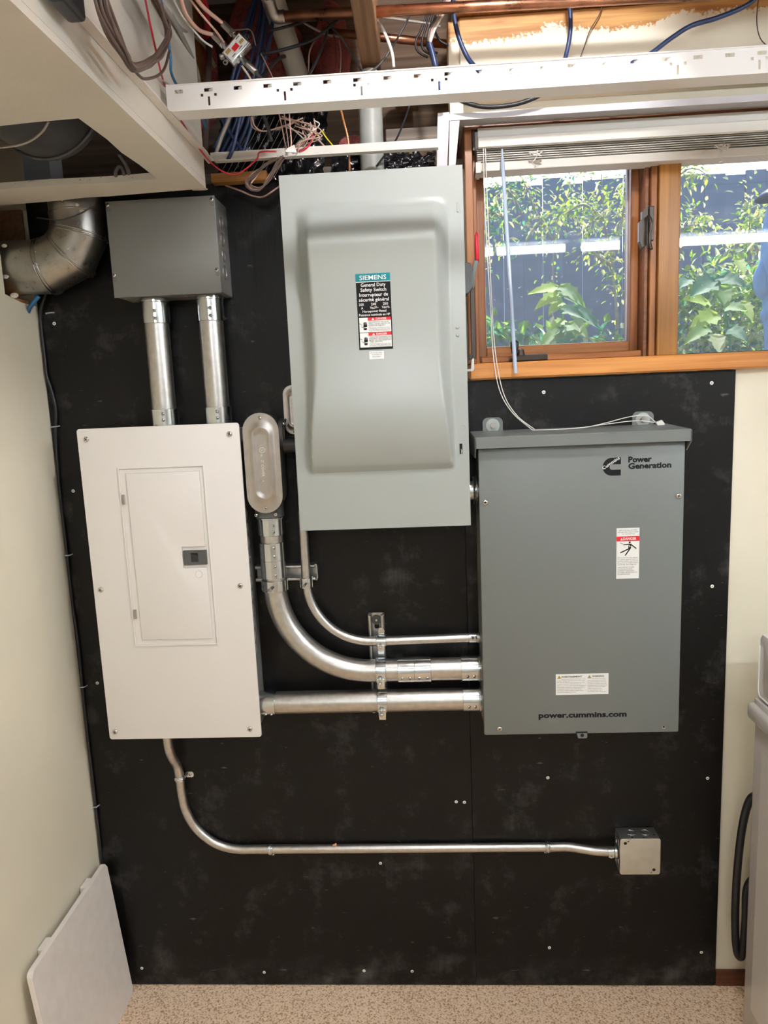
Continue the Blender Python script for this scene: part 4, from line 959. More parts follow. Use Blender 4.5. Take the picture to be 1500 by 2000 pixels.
# ---- straight 2 inch conduit from breaker panel to transfer switch
zb = 0.8545
t = thing('straight_conduit', 'thick straight steel conduit from breaker panel to transfer switch', 'conduit', (-0.15, YB, 0.82))
MB().cyl((-0.42, YB, zb), (0.122, YB, zb), 0.0279, n=40, cap=False).build('pipe', 'conduit_steel', t, smooth=True)
connector(t, (0.0805, YB, zb), (0.1275, YB, zb), screws=(0.3, 0.62), ang=0.25)
connector(t, (-0.3870, YB, zb), (-0.4295, YB, zb), screws=(0.25, 0.6), ang=-0.7, ring=False)

# ---- slim conduit from small body to transfer switch
YS = -0.036
t = thing('slim_conduit', 'slim steel conduit bending from small conduit body to transfer switch', 'conduit', (-0.1, YS, 0.99))
xv2 = -0.2955; cz2 = 1.0055; R2 = 0.155
path = [Vector((xv2, YS, 1.505)), Vector((xv2, YS, cz2+R2+0.02))]
for k in range(0, 21):
    a = math.pi + math.pi/2*k/20; path.append(Vector((xv2+R2+R2*math.cos(a), YS, cz2+R2+R2*math.sin(a))))
path += [Vector((-0.09, YS, cz2)), Vector((0.122, YS, cz2+0.003))]
MB().tube(path, 0.0117, 24, cap=False).build('pipe', 'conduit_steel', t, smooth=True)
connector(t, (xv2, YS, 1.468), (xv2, YS, 1.492), r=0.0145, screws=(0.4,), ang=0.3)
c_ = connector(t, (0.1000, YS, cz2+0.003), (0.1275, YS, cz2+0.003), r=0.0140, screws=(0.3, 0.62), ang=-0.3)

# ---- strut channels
def strut_h(x0, x1, z0, z1):
    t = thing('strut_channel', 'short horizontal steel strut behind the conduit clamps', 'strut', ((x0+x1)/2, -0.01, z0))
    MB().box(x0, x1, -0.003, -0.0005, z0, z1).box(x0, x1, -0.021, -0.003, z0, z0+0.0025).box(x0, x1, -0.021, -0.003, z1-0.0025, z1).build('channel', 'strut_steel', t)
    for z in (z0+0.0045, z1-0.0045): MB().cyl((x0, -0.0205, z), (x1-0.006, -0.0205, z), 0.0048, n=12).build('rolled_lip', 'strut_steel', t, auto=40)
    MB().prism([(-0.021, z0), (-0.003, z0), (-0.003, z1), (-0.021, z1)], x1-0.002, x1, 'YZ').build('end_plate', 'strut_steel', t)
strut_h(-0.4245, -0.2690, 1.1625, 1.2035)
def strut_v(x0, x1, z0, z1):
    t = thing('strut_channel', 'vertical steel strut with a bolt and washer at its top', 'strut', ((x0+x1)/2, -0.01, z0))
    MB().box(x0, x1, -0.003, -0.0005, z0, z1).box(x0, x0+0.0025, -0.021, -0.003, z0, z1).box(x1-0.0025, x1, -0.021, -0.003, z0, z1).build('channel', 'strut_steel', t)
    for x in (x0+0.0045, x1-0.0045): MB().cyl((x, -0.0205, z0), (x, -0.0205, z1-0.001), 0.0045, n=12).build('rolled_lip', 'strut_steel', t, auto=40)
    xc = (x0+x1)/2
    MB().prism(rrect(xc-0.006, xc+0.006, z1-0.042, z1-0.012, 0.0055), -0.0036, -0.003).build('slot_hole', 'dark_slot', t)
    MB().lathe((xc, -0.0035, z1-0.018), (0, -1, 0), [(0, 0.0022), (0.0125, 0.0022), (0.013, 0.0015), (0.013, 0)], 28).build('washer', 'dark_latch', t, auto=40)
    MB().cyl((xc, -0.005, z1-0.018), (xc, -0.010, z1-0.018), 0.0035, 0.0030, n=6).build('bolt', 'zinc', t)
strut_v(-0.1490, -0.1085, 0.810, 1.069)

# ---- strut clamps: two half straps with ears, a screw and a nut
def clamp(label, c, axis, r, w, spread=1):
    """axis: pipe direction, c: pipe centre at the clamp"""
    c = Vector(c); A = Vector(axis).normalized(); out = Vector((0, -1, 0)); U = A.cross(out).normalized()
    if U.z > 0: U = -U
    if abs(A.z) > 0.5: U = Vector((1, 0, 0))
    t = thing('strut_clamp', label, 'pipe clamp', c-Vector((0, 0, r)), 'strut clamps on the conduits')
    def strap(a0, a1, name):
        m = MB(); n = 14; ring = []
        for k in range(n+1):
            a = a0+(a1-a0)*k/n
            dv = U*math.cos(a)+out*math.sin(a)
            ring.append((c+dv*r, c+dv*(r+0.0022)))
        for (i0, o0), (i1, o1) in zip(ring, ring[1:]):
            h = A*w/2
            P = [i0-h, i0+h, i1+h, i1-h]; Q = [o0-h, o0+h, o1+h, o1-h]
            v = [m.bm.verts.new(p) for p in P+Q]
            m.bm.faces.new((v[4], v[5], v[6], v[7])); m.bm.faces.new((v[0], v[3], v[2], v[1]))
            m.bm.faces.new((v[0], v[4], v[7], v[3])); m.bm.faces.new((v[1], v[2], v[6], v[5]))
        bmesh.ops.remove_doubles(m.bm, verts=list(m.bm.verts), dist=1e-6)
        return m.build(name, 'zinc', t, auto=50)
    return t, strap, U, out, A, c
# thick vertical pipe on the horizontal strut: ring with its screw at the front
def clamp_v(label, x, y, z, r, w, sx):
    t, strap, U, out, A, c = clamp(label, (x, y, z), (0, 0, 1), r, w)
    o1 = strap(-0.9, math.pi*0.62, 'strap_half'); strap(math.pi*0.62, math.pi+0.9, 'strap_half')
    for s_ in (-1, 1): MB().box(x+s_*(r+0.001)-0.002, x+s_*(r+0.001)+0.002, y-0.004, -0.021, z-w/2, z+w/2, 0.0005, 1).build('ear', 'zinc', t)
    MB().torus((x, y, z+w/2), (0, 0, 1), r+0.0012, 0.0012, 26, 6).build('strap_bead', 'zinc', t, smooth=True)
    s0 = Vector((x+sx, y-r-0.001, z-w*0.05))
    MB().cyl(s0+Vector((0.006, 0.004, 0.004)), s0+Vector((-0.001, -0.010, -0.002)), 0.0045 if r > 0.02 else 0.003, n=12).build('clamp_screw', 'zinc', t, auto=40)
    MB().torus(s0+Vector((-0.001, -0.010, -0.002)), (0, -1, -0.2), 0.004 if r > 0.02 else 0.0028, 0.0015, 14, 6).build('screw_head', 'stamped_steel', t, smooth=True)
clamp_v('wide zinc clamp holding the thick sweep conduit below the coupling', xv, YB, 1.1615, 0.0295, 0.026, -0.004)
clamp_v('small zinc clamp holding the slim conduit on the horizontal strut', xv2, YS, 1.1610, 0.0130, 0.024, -0.003)
def clamp_h(label, x, y, z, r, w):
    t, strap, U, out, A, c = clamp(label, (x, y, z), (1, 0, 0), r, w)
    strap(-1.2, math.pi*0.75, 'strap_half'); strap(math.pi*0.28, math.pi+0.8, 'strap_half')
    for s_ in (-1, 1): MB().torus((x+s_*w*0.5, y, z), (1, 0, 0), r+0.0015, 0.0013, 28, 6, 0, 2*math.pi).build('strap_bead', 'zinc', t, smooth=True)
    zt = z+r
    MB().prism([(x-w*0.30, zt-0.002), (x+w*0.30, zt-0.002), (x+w*0.38, zt+0.012), (x+w*0.2, zt+0.020), (x-w*0.2, zt+0.020), (x-w*0.38, zt+0.012)], -0.028, -0.021, bev=0.0008).build('upper_ear', 'zinc', t)
    MB().prism([(x-w*0.36, z-r-0.007), (x+w*0.36, z-r-0.007), (x+w*0.42, z-r*0.35), (x-w*0.42, z-r*0.35)], y-r-0.004, y-r*0.7, bev=0.0008).build('front_ear', 'zinc', t)
    k = min(1.0, r/0.03+0.3)
    for dz in ((-r*0.30), (-r*0.72)):
        MB().lathe((x-0.002, y-r-0.003, z+dz), (0, -1, -0.15), [(0, 0.0085*k), (0.002*k, 0.0085*k), (0.0045*k, 0.007*k), (0.005*k, 0.004*k), (0.0045*k, 0)], 12).build('clamp_screw', 'zinc', t, auto=50)
clamp_h('small zinc clamp where the slim conduit crosses the vertical strut', -0.1165, YS, cz2-0.0005, 0.0125, 0.022)
clamp_h('wide zinc clamp on the sweep conduit at the vertical strut', -0.1190, YB, cz, 0.0290, 0.023)
clamp_h('lowest wide zinc clamp, on the straight conduit at the vertical strut', -0.1190, YB, zb, 0.0290, 0.023)

# ---- thin conduit from the panel bottom to the square box
YE = -0.0140
t = thing('branch_conduit', 'thin steel conduit running low across the board to square box', 'conduit', (-0.1, YE, 0.41))
pts = [(-0.6785, -0.050, 0.800), (-0.6775, -0.046, 0.735), (-0.6745, -0.034, 0.700), (-0.6705, -0.019, 0.672), (-0.6685, YE, 0.640), (-0.6670, YE, 0.590), (-0.6600, YE, 0.540), (-0.6400, YE, 0.494), (-0.6080, YE, 0.458), (-0.5700, YE, 0.435), (-0.5250, YE, 0.4255), (-0.48, YE, 0.4250), (-0.30, YE, 0.4248), (0.0, YE, 0.4245), (0.29, YE, 0.4245), (0.345, YE-0.001, 0.4250), (0.385, -0.021, 0.4225), (0.42, -0.027, 0.4205), (0.466, -0.028, 0.4195)]
MB().tube(smooth_path(pts, 8), 0.0117, 24, cap=False).build('pipe', 'conduit_steel', t, smooth=True)
c_ = MB().lathe((0.444, -0.028, 0.4197), (1, 0, 0), [(0.012, 0), (0.0142, 0.0005), (0.0142, 0.015), (0.018, 0.017), (0.018, 0.021), (0.015, 0.0245)], 24).build('connector', 'zinc', t, auto=40)
screw(c_, (0.452, -0.0405, 0.4110), 0.0042, (0, -0.8, -0.6), 'zinc', 'set_screw')
MB().box(0.4455, 0.459, -0.0415, -0.034, 0.4095, 0.4145, 0.001, 1).build('screw_boss', 'zinc', c_)
def strap1(label, x, z, vertical, side):
    t = thing('conduit_strap', label, 'conduit strap', (x, YE, z-0.012), 'one-hole straps on the thin conduit')
    A = Vector((0, 0, 1)) if vertical else Vector((1, 0, 0)); r = 0.0125
    m = MB(); U = Vector((1, 0, 0)) if vertical else Vector((0, 0, 1)); out = Vector((0, -1, 0)); c = Vector((x, YE, z))
    for off in (-0.0045, 0.0045):
        m.tube([c+A*off+(U*math.cos(a)+out*math.sin(a))*r for a in [math.radians(-10+200*k/16) for k in range(17)]], 0.0022, 8)
    m.tube([c+(U*math.cos(a)+out*math.sin(a))*(r-0.0005) for a in [math.radians(-10+200*k/16) for k in range(17)]], 0.0040, 8)
    m.build('saddle', 'zinc', t, smooth=True)
    if vertical:
        MB().prism(rrect(x+side*0.0115 if side > 0 else x-0.034, x+0.034 if side > 0 else x-0.0115, z-0.002-0.0075+0.004, z-0.002+0.0085+0.004, 0.006), -0.0025, -0.0004).build('tab', 'zinc', t)
        screw(t, (x+side*0.0245, -0.0025, z+0.0025), 0.0042)
    else:
        MB().prism(rrect(x-0.008, x+0.008, z-0.026, z-0.008, 0.006), -0.0025, -0.0004).build('tab', 'zinc', t)
        screw(t, (x, -0.0025, z-0.019), 0.0035)
strap1('one-hole strap on the vertical leg below the breaker panel', -0.6685, 0.634, True, 1)
strap1('one-hole strap just after the low conduit bend', -0.4395, 0.4250, False, -1)
strap1('one-hole strap nearest the square junction box', 0.2935, 0.4245, False, -1)
p = at(653, 1646, -0.02)
m = MB(); m.ball((p.x, -0.020, 0.4385), 0.0042, 8, 6, (1.3, 0.8, 0.9)); m.ball((p.x+0.003, -0.018, 0.4400), 0.003, 7, 5)
tag(m.build('plug_crumb', 'putty_orange'), 'tiny orange crumb resting on the thin low conduit', 'crumb')

# ---- square junction box
t = thing('junction_box', 'square steel junction box with beige cover low on the board', 'junction box', (0.5205, -0.026, 0.3715))
bx = MB().box(0.4705, 0.5705, -0.0510, -0.0005, 0.3730, 0.4700, 0.002, 2).build('body', 'galvanised', t, auto=40)
m = MB(); m.prism(rrect(0.4702, 0.5713, 0.3715, 0.4715, 0.0065), -0.0535, -0.0510, bev=0.0008); cv = m.build('cover', 'beige_cover', t, auto=40)
for (sx_, sz_), (hx_, hz_) in (((0.4895, 0.4655), (0.4830, 0.4595)), ((0.5485, 0.3790), (0.5555, 0.3850))):
    MB().lathe((hx_, -0.0535, hz_), (0, -1, 0), [(0, 0.0004), (0.0042, 0.0004)], 16).build('keyhole', 'dark_slot', cv)
    screw(cv, (sx_, -0.0535, sz_), 0.0036)
for x in (0.505, 0.541):
    MB().torus((x, -0.024, 0.4703), (0, 0, 1), 0.0115, 0.0009, 24, 6).build('knockout', 'zinc', bx, smooth=True)
for x in (0.502, 0.531, 0.560): MB().lathe((x, -0.046 if x < 0.55 else -0.035, 0.4701), (0, 0, 1), [(0, 0.0004), (0.0024, 0.0004)], 12).build('screw_hole', 'dark_slot', bx)
for z in (0.447, 0.394): MB().torus((0.4703, -0.026, z), (1, 0, 0), 0.0115, 0.0009, 24, 6).build('knockout', 'zinc', bx, smooth=True)

# ---- black cable down the corner, with staples
pts = [(75, 640), (80, 700), (90, 735), (100, 760), (109, 800), (109, 850), (114, 930), (116, 1000), (124, 1035), (132, 1090), (142, 1180), (152, 1250), (160, 1330), (166, 1400), (175, 1480), (183, 1560), (190, 1620), (200, 1690), (215, 1780)]
P = []
for px, py in pts:
    q = at(px, py, -0.006); q.x = max(q.x, XL+0.008); P.append(q)
P.insert(0, Vector((XL+0.015, -0.01, 1.85))); P.insert(0, Vector((XL+0.045, -0.02, 1.90)))
wire('corner_cable', 'black cable stapled down the corner between wall and board', P, 0.0038, 'black_rubber')
for px, py in ((96, 612), (107, 834), (133, 1085), (162, 1342), (186, 1576)):
    q = at(px, py, -0.008)
    o = MB().tube([(q.x-0.010, -0.001, q.z), (q.x-0.007, -0.0105, q.z), (q.x+0.005, -0.0105, q.z+0.001), (q.x+0.009, -0.001, q.z+0.002)], 0.0016, 6).build('cable_staple', 'staple_metal')
    tag(o, {612: 'topmost metal staple on the corner cable, under the duct', 834: 'metal staple on the corner cable level with the breaker panel top', 1085: 'metal staple on the corner cable level with the panel latch', 1342: 'metal staple on the corner cable beside the panel lower half', 1576: 'lowest visible metal staple on the corner cable'}[py], 'staple', 'staples on the corner cable')

# ---- spare white panel leaning in the corner
t = thing('spare_cover_sheet', 'off-white flat panel leaning against the wall on the carpet', 'panel', (-0.87, -0.2, 0.0))
top_x, bot_x = XL+0.030, XL+0.0665; H = 0.398; y0, y1 = -0.41, -0.025
def lean(z): return bot_x+(top_x-bot_x)*z/H
m = MB(); out = rrect(y0, y1, 0.002, H, 0.012)
a = [m.bm.verts.new((lean(z), y, z)) for y, z in out]; b = [m.bm.verts.new((lean(z)-0.012, y, z)) for y, z in out]
m.bm.faces.new(a); m.bm.faces.new(list(reversed(b))); N = len(a)
es = []
for k in range(N): m.bm.faces.new((a[k], b[k], b[(k+1) % N], a[(k+1) % N]))
bmesh.ops.bevel(m.bm, geom=[e for e in m.bm.edges if all(v in a for v in e.verts) ], offset=0.0025, segments=2, affect='EDGES')
m.build('board', 'offwhite_paint', t, auto=40)
for yc in (-0.105, -0.315):
    MB().box(XL+0.002, lean(0.38)-0.008, yc-0.020, yc+0.020, 0.377, 0.396, 0.003).build('clip_tab', 'offwhite_paint', t)

# ---- washing machine at the edge
t = thing('washing_machine', 'white washing machine standing at the edge by the wall', 'washing machine', (1.06, -0.45, 0))
wx0, wx1, wyb, wyf = 0.752, 1.43, -0.135, -0.80
MB().box(wx0, wx1, wyf, wyb, 0.012, 0.828, 0.010, 3).build('cabinet', 'appliance_white', t, auto=40)
MB().box(wx0-0.0012, wx0+0.002, wyf+0.05, wyb-0.045, 0.10, 0.77, 0.001, 1).build('side_bead', 'appliance_white', t, auto=40)
MB().box(wx0-0.017, wx1+0.017, wyf-0.012, wyb+0.004, 0.832, 0.872, 0.010, 3).build('top_deck', 'appliance_white', t, auto=40)
MB().box(wx0+0.05, wx1-0.05, wyf+0.03, wyb-0.19, 0.872, 0.882, 0.006, 2).build('lid', 'appliance_white', t, auto=40)
MB().box(wx0-0.004, wx1+0.004, wyb-0.17, wyb-0.004, 0.868, 0.884, 0.004, 2).build('console_base', 'appliance_white', t, auto=40)
cs = MB().prism([(wyb-0.006, 0.885), (wyb-0.006, 1.028), (wyb-0.016, 1.040), (wyb-0.070, 1.040), (wyb-0.100, 1.022), (wyb-0.165, 0.893), (wyb-0.160, 0.885)], wx0+0.002, wx1-0.002, 'YZ', bev=0.006).build('console', 'appliance_white', t, auto=40)
MB().tube([(wx0+0.0015, y_, z_) for y_, z_ in ((wyb-0.012, 1.012), (wyb-0.012, 0.905), (wyb-0.020, 0.893), (wyb-0.150, 0.893))], 0.0018, 6).build('side_trim', 'white_metal', cs, smooth=True)
for x, y_ in ((wx0+0.06, wyb-0.06), (wx1-0.06, wyb-0.06), (wx0+0.06, wyf+0.06), (wx1-0.06, wyf+0.06)):
    MB().cyl((x, y_, 0), (x, y_, 0.02), 0.02, n=16).build('foot', 'black_rubber', t)
# hose behind it
P = [Vector((0.80, -0.15, 0.62)), Vector((0.79, -0.085, 0.605)), at(1462, 1568, -0.07), at(1449, 1620, -0.07), at(1440, 1700, -0.07), at(1436, 1780, -0.07), at(1437, 1840, -0.07), at(1442, 1866, -0.07), at(1450, 1862, -0.075), at(1456, 1800, -0.085), at(1461, 1730, -0.095), Vector((0.79, -0.15, 0.45))]
wire('drain_hose', 'thick black hose looping behind the washing machine', P, 0.0095, 'black_rubber', 'hose', n=14, k=10)
# ================================================================== DUCTS AND PIPES
YD = -0.0635; rd = 0.0605
t = thing('duct_elbow', 'shiny galvanised duct elbow passing through the wall', 'duct', (-0.8, YD, 1.87))
cpx = [(-12, 527), (93, 521), (138, 497), (155, 456), (156, 395)]
C = [at(px, py, YD) for px, py in cpx]; C[0].z = C[1].z; C[0].x = XL-0.16; C[4].x = C[3].x; C[4].z = 2.085
joint = []
for i in range(1, 4):
    d = ((C[i]-C[i-1]).normalized()+(C[i+1]-C[i]).normalized()).normalized(); joint.append(d)
def mitre_ring(m, c, n_, along, r, n=40):
    # ellipse: cylinder of radius r along 'along' cut by the plane through c with normal n_
    u = Vector((0, -1, 0)); v = along.cross(u).normalized(); out = []
    for k in range(n):
        a = 2*math.pi*k/n; p = c+u*math.cos(a)*r+v*math.sin(a)*r
        p = p+along*((c-p).dot(n_)/along.dot(n_)); out.append(p)
    return out
for i in range(4):
    al = (C[i+1]-C[i]).normalized(); n0 = al if i == 0 else joint[i-1]; n1 = al if i == 3 else joint[i]
    m = MB(); a = [m.bm.verts.new(p) for p in mitre_ring(m, C[i], n0, al, rd)]; b = [m.bm.verts.new(p) for p in mitre_ring(m, C[i+1], n1, al, rd)]
    for k in range(40): m.bm.faces.new((a[k], a[(k+1) % 40], b[(k+1) % 40], b[k]))
    m.build('gore', 'duct_tin', t, smooth=True)
for i in range(1, 4):
    al = (C[i+1]-C[i]).normalized()
    for off in (-0.0035, 0.0035):
        ring = [p+joint[i-1]*off for p in mitre_ring(None, C[i], joint[i-1], al, rd+0.0008)]
        MB().tube(ring, 0.0018, 6, closed=True).build('standing_seam', 'duct_tin', t, smooth=True)
MB().torus((C[4].x, YD, 2.046), (0, 0, 1), rd+0.0005, 0.0016, 36, 6).build('crimp_bead', 'duct_tin', t, smooth=True)
for px, py in ((133, 485), (70, 492), (35, 515)):
    p = at(px, py, YD-rd*0.93); screw(t, p, 0.003, slot=False)
m = MB(); rr = random.Random(5)
for px, py, s_ in ((138, 415, 0.008), (160, 412, 0.006), (150, 400, 0.006), (28, 577, 0.010), (8, 480, 0.007), (10, 540, 0.009)):
    p = at(px, py, YD-rd*0.90); MB().ball(p, s_, 8, 6, (1, 0.25, 0.6)).build('plaster_splash', 'cream_soffit', t)
# dark duct inside the soffit
t = thing('soffit_duct', 'dark round duct seen up through the soffit hole', 'duct', (-0.75, -0.45, 2.10))
m = MB(); c0 = Vector((-0.78, -0.85, 2.235)); c1 = Vector((-0.69, -0.29, 2.205)); m.cyl(c0, c1, 0.118, n=40); m.build('round_duct', 'dull_duct', t, auto=40)
dd = (c1-c0).normalized()
for f in (0.62, 0.70, 0.97): MB().torus(c0+(c1-c0)*f, dd, 0.120, 0.004, 40, 6).build('bead', 'dull_duct', t, smooth=True)
tag(MB().box(-0.915, -0.835, -0.33, -0.27, 2.076, 2.115, 0.002, 1).build('wood_block', 'joist_wood'), 'wood block inside the soffit hole beside the dark duct', 'wood block')
for lab, pp in (('grey cable looping inside the soffit hole, nearest its corner', [(232, 300, -0.30), (244, 318, -0.28), (250, 332, -0.26), (252, 344, -0.21)]), ('grey cable looping inside the soffit hole, further in', [(228, 352, -0.21), (226, 335, -0.25), (234, 324, -0.27), (241, 334, -0.25), (242, 348, -0.21)])):
    wire('soffit_cable', lab, pp, 0.004, 'dark_grey_cable')
wire('hanging_lead', 'thin grey lead hanging across the soffit hole', [(95, 238, -0.545), (82, 258, -0.53), (60, 275, -0.52), (30, 285, -0.52), (-20, 290, -0.52)], 0.0018, 'grey_cable')
wire('duct_lead', 'thin dark lead draped in front of the duct elbow', [(186, 392, -0.135), (172, 408, -0.137), (150, 420, -0.137), (118, 430, -0.137), (95, 428, -0.125), (72, 425, -0.09)], 0.0016, 'dark_grey_cable')
wire('blue_stub_cable', 'blue cable showing below the duct elbow in the wall gap', [(76, 578, -0.06), (66, 590, -0.06), (58, 602, -0.05), (50, 625, -0.01)], 0.005, 'bright_blue_cable')
tag(MB().box(-1.03, -0.925, -0.115, -0.02, 1.835, 1.868, 0.002, 1).build('wood_block', 'pine'), 'pine block below the duct elbow inside the wall gap', 'wood block')
tag(MB().box(-1.06, -0.93, 0.0, 0.011, 1.95, 2.12, 0.002, 1).build('stud_piece', 'joist_wood'), 'brown stud behind the duct elbow inside the wall gap', 'stud')

# copper line running across under the joists, with an elbow going back
YC = -0.16
t = thing('copper_pipe', 'thick copper pipe with soldered elbow crossing under the joist', 'pipe', at(540, 35, YC))
a, b = at(545, 33, YC), at(905, 14, YC); d_ = (b-a); e2 = a+d_*2.4; e2.z = a.z+(b.z-a.z)*2.4
MB().cyl(a, e2, 0.0105, n=20).build('run', 'copper', t, smooth=True)
MB().tube(smooth_path([a+d_.normalized()*0.012, a-d_.normalized()*0.004, a-d_.normalized()*0.012+Vector((0, -0.01, 0.006)), a-d_.normalized()*0.014+Vector((0, -0.035, 0.02))]), 0.0125, 16).build('elbow', 'stamped_steel', t, smooth=True)
MB().cyl(a-d_.normalized()*0.014+Vector((0, -0.033, 0.019)), a-d_.normalized()*0.014+Vector((-0.002, -0.20, 0.10)), 0.0105, n=16).build('return_run', 'copper', t, smooth=True)
MB().torus(a-d_.normalized()*0.014+Vector((0, -0.036, 0.021)), (0, -1, 0.5), 0.0118, 0.0012, 18, 6).build('solder_ring', 'zinc', t, smooth=True)
c = at(697, 24, YC)
MB().torus(c, d_, 0.0118, 0.0022, 18, 6).build('pipe_strap', 'copper', t, smooth=True)
t2 = MB().cyl(at(640, 62, 0.02), at(880, 87, 0.04), 0.009, n=16).build('copper_pipe', 'copper', smooth=True); tag(t2, 'thinner dull copper pipe behind the joist', 'pipe')
tag(MB().cyl(at(524, -30, -0.11), at(592, 178, 0.08), 0.0245, n=24).build('drain_pipe', 'pvc_grey', auto=40), 'pale grey plastic pipe slanting up between the blue cables and joist', 'pipe')
# vertical conduit rising behind the safety switch
pxc = at(724, 260, -0.035)
t = thing('service_pipe', 'grey vertical pipe rising behind the safety switch top', 'pipe', (pxc.x, -0.035, 2.03))
MB().cyl((pxc.x, -0.035, 2.03), (pxc.x+0.002, -0.035, 2.30), 0.0265, n=28).build('pipe', 'conduit_pvc', t, auto=40)
m = MB(); m.lathe((pxc.x+0.002, -0.035, 2.262), (0, 0, 1), [(0.0275, 0), (0.029, 0.01), (0.027, 0.03), (0.025, 0.045), (0.018, 0.055), (0, 0.058)], 14); m.build('tape_wrap', 'pvc_grey', t, smooth=True)
tag(MB().cyl(at(410, 60, 0.0), at(401, 292, -0.06), 0.0072, n=14).build('brown_tube', 'brown_cable', smooth=True), 'brown tube dropping behind the slotted channel by the soffit', 'tube')

# ---- insulation and vapour film in the cavity
def blob(name, label, cat, c, sx, sy, sz, mat, seed, amp=0.35, sub=3):
    bm = bmesh.new(); bmesh.ops.create_icosphere(bm, subdivisions=sub, radius=1); rr = random.Random(seed)
    ph = [rr.uniform(0, 6) for _ in range(9)]
    for v in bm.verts:
        p = v.co; n_ = sum(math.sin(p.x*(2+i)+ph[i])*math.cos(p.y*(3+i*0.7)+ph[i+3])*math.sin(p.z*(2.3+i)+ph[i+6]) for i in range(3))/3
        k = 1+amp*n_; v.co = Vector((c[0]+p.x*k*sx, c[1]+p.y*k*sy, c[2]+p.z*k*sz))
    me = bpy.data.meshes.new(name); bm.to_mesh(me); bm.free()
    return tag(link(name, me, mat, None, True), label, cat)
p = at(540, 90, 0.13); blob('insulation_batt', 'pink fibreglass insulation behind the blue cables', 'insulation', (p.x-0.03, 0.15, p.z), 0.088, 0.06, 0.14, 'pink_wool', 2)
p = at(640, 105, 0.15); blob('insulation_batt', 'pink fibreglass insulation left of the joist', 'insulation', (p.x+0.01, 0.15, p.z), 0.045, 0.05, 0.10, 'pink_wool', 4)
p = at(400, 150, 0.15); blob('insulation_batt', 'pink fibreglass insulation above the soffit angle', 'insulation', (p.x-0.025, 0.14, p.z), 0.058, 0.06, 0.15, 'pink_wool', 8)
p = at(690, 283, 0.06); blob('insulation_batt', 'small pink insulation scrap beside the vertical pipe', 'insulation', (p.x, 0.06, p.z), 0.035, 0.02, 0.022, 'pink_wool', 9)
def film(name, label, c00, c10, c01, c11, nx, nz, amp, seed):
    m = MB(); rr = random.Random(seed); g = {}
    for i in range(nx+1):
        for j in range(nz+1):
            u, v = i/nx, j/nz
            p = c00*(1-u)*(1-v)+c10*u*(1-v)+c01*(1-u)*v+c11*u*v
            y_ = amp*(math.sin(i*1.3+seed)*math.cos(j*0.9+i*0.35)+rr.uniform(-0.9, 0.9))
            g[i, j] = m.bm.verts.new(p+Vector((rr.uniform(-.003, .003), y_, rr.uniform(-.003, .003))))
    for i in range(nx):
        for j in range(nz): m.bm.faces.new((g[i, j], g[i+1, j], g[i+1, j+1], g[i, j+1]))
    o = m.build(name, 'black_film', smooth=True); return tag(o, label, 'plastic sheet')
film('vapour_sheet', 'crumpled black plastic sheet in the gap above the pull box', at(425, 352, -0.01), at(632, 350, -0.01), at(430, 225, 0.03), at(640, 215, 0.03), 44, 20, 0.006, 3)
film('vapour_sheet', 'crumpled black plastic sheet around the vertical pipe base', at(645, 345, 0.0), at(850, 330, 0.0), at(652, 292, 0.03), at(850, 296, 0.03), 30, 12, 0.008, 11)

# ================================================================== CABLES
# coil of brown cable hung in front of the soffit side: plane x = -0.40
def cx_(px, py, X=-0.40): return atx(px, py, X)
t = thing('cable_coil', 'coil of brown cable hanging against the soffit side', 'cable coil', cx_(262, 150))
rr = random.Random(12)
for i in range(15):
    j = lambda s_=1.0: rr.uniform(-1, 1)*s_
    w = i/14; X = -0.405+0.028*rr.random()
    P = [cx_(178+22*w+j(3), -40, X), cx_(190+22*w+j(3), 20, X), cx_(212+18*w+j(3), 70, X), cx_(240+10*w+j(4), 108+j(3), X), cx_(262+j(4), 128+8*(1-w)+j(4), X), cx_(290+6*w+j(4), 128-14*w+j(5), X), cx_(312+8*w+j(4), 108-18*w+j(5), X), cx_(326+6*w+j(3), 75-10*w+j(4), X), cx_(322+4*w+j(4), 40+j(3), X), cx_(300+12*w+j(4), 0, X), cx_(285+12*w+j(3), -40, X)]
    MB().tube(smooth_path(P, 6), 0.0023, 7).build('strand', 'brown_cable', t, smooth=True)
MB().tube(smooth_path([cx_(206, -10), cx_(232, 60), cx_(256, 124), cx_(272, 148), cx_(285, 154), cx_(308, 148), cx_(322, 132), cx_(331, 100)]), 0.0023, 7).build('strand', 'brown_cable', t, smooth=True)
o = MB().box(-0.43, -0.405, -0.86, -0.80, 2.122, 2.20, 0.006, 3).build('power_adapter', 'black_plastic'); tag(o, 'black plastic adapter above the brown cable coil', 'adapter')
p = cx_(160, 5); o.location = Vector((-0.418, p.y-0.005, p.z-0.012))
# single conductors beside the coil
wire('red_wire', 'long red wire running down the soffit side to the loose wires', [cx_(282, -10, -0.41), cx_(296, 60, -0.41), cx_(314, 140, -0.425), at(325, 178, -0.352), at(334, 205, -0.335), at(355, 238, -0.30), at(385, 285, -0.22), at(420, 325, -0.17), at(455, 341, -0.14), at(480, 330, -0.135), at(502, 310, -0.135), at(508, 297, -0.135), at(540, 296, -0.135)], 0.0017, 'red_cable')
wire('blue_wire', 'bright blue wire hanging over the soffit edge', [cx_(312, -10, -0.41), cx_(322, 40, -0.41), cx_(333, 110, -0.41), cx_(334, 140, -0.415), cx_(345, 165, -0.42), cx_(362, 184, -0.42), at(385, 205, -0.28), at(402, 250, -0.2)], 0.0026, 'bright_blue_cable')
wire('grey_wire', 'thin grey wire curling down behind the slotted channel end', [cx_(306, 150, -0.425), cx_(330, 165, -0.425), cx_(345, 180, -0.42), cx_(360, 205, -0.42)], 0.0012, 'grey_cable')
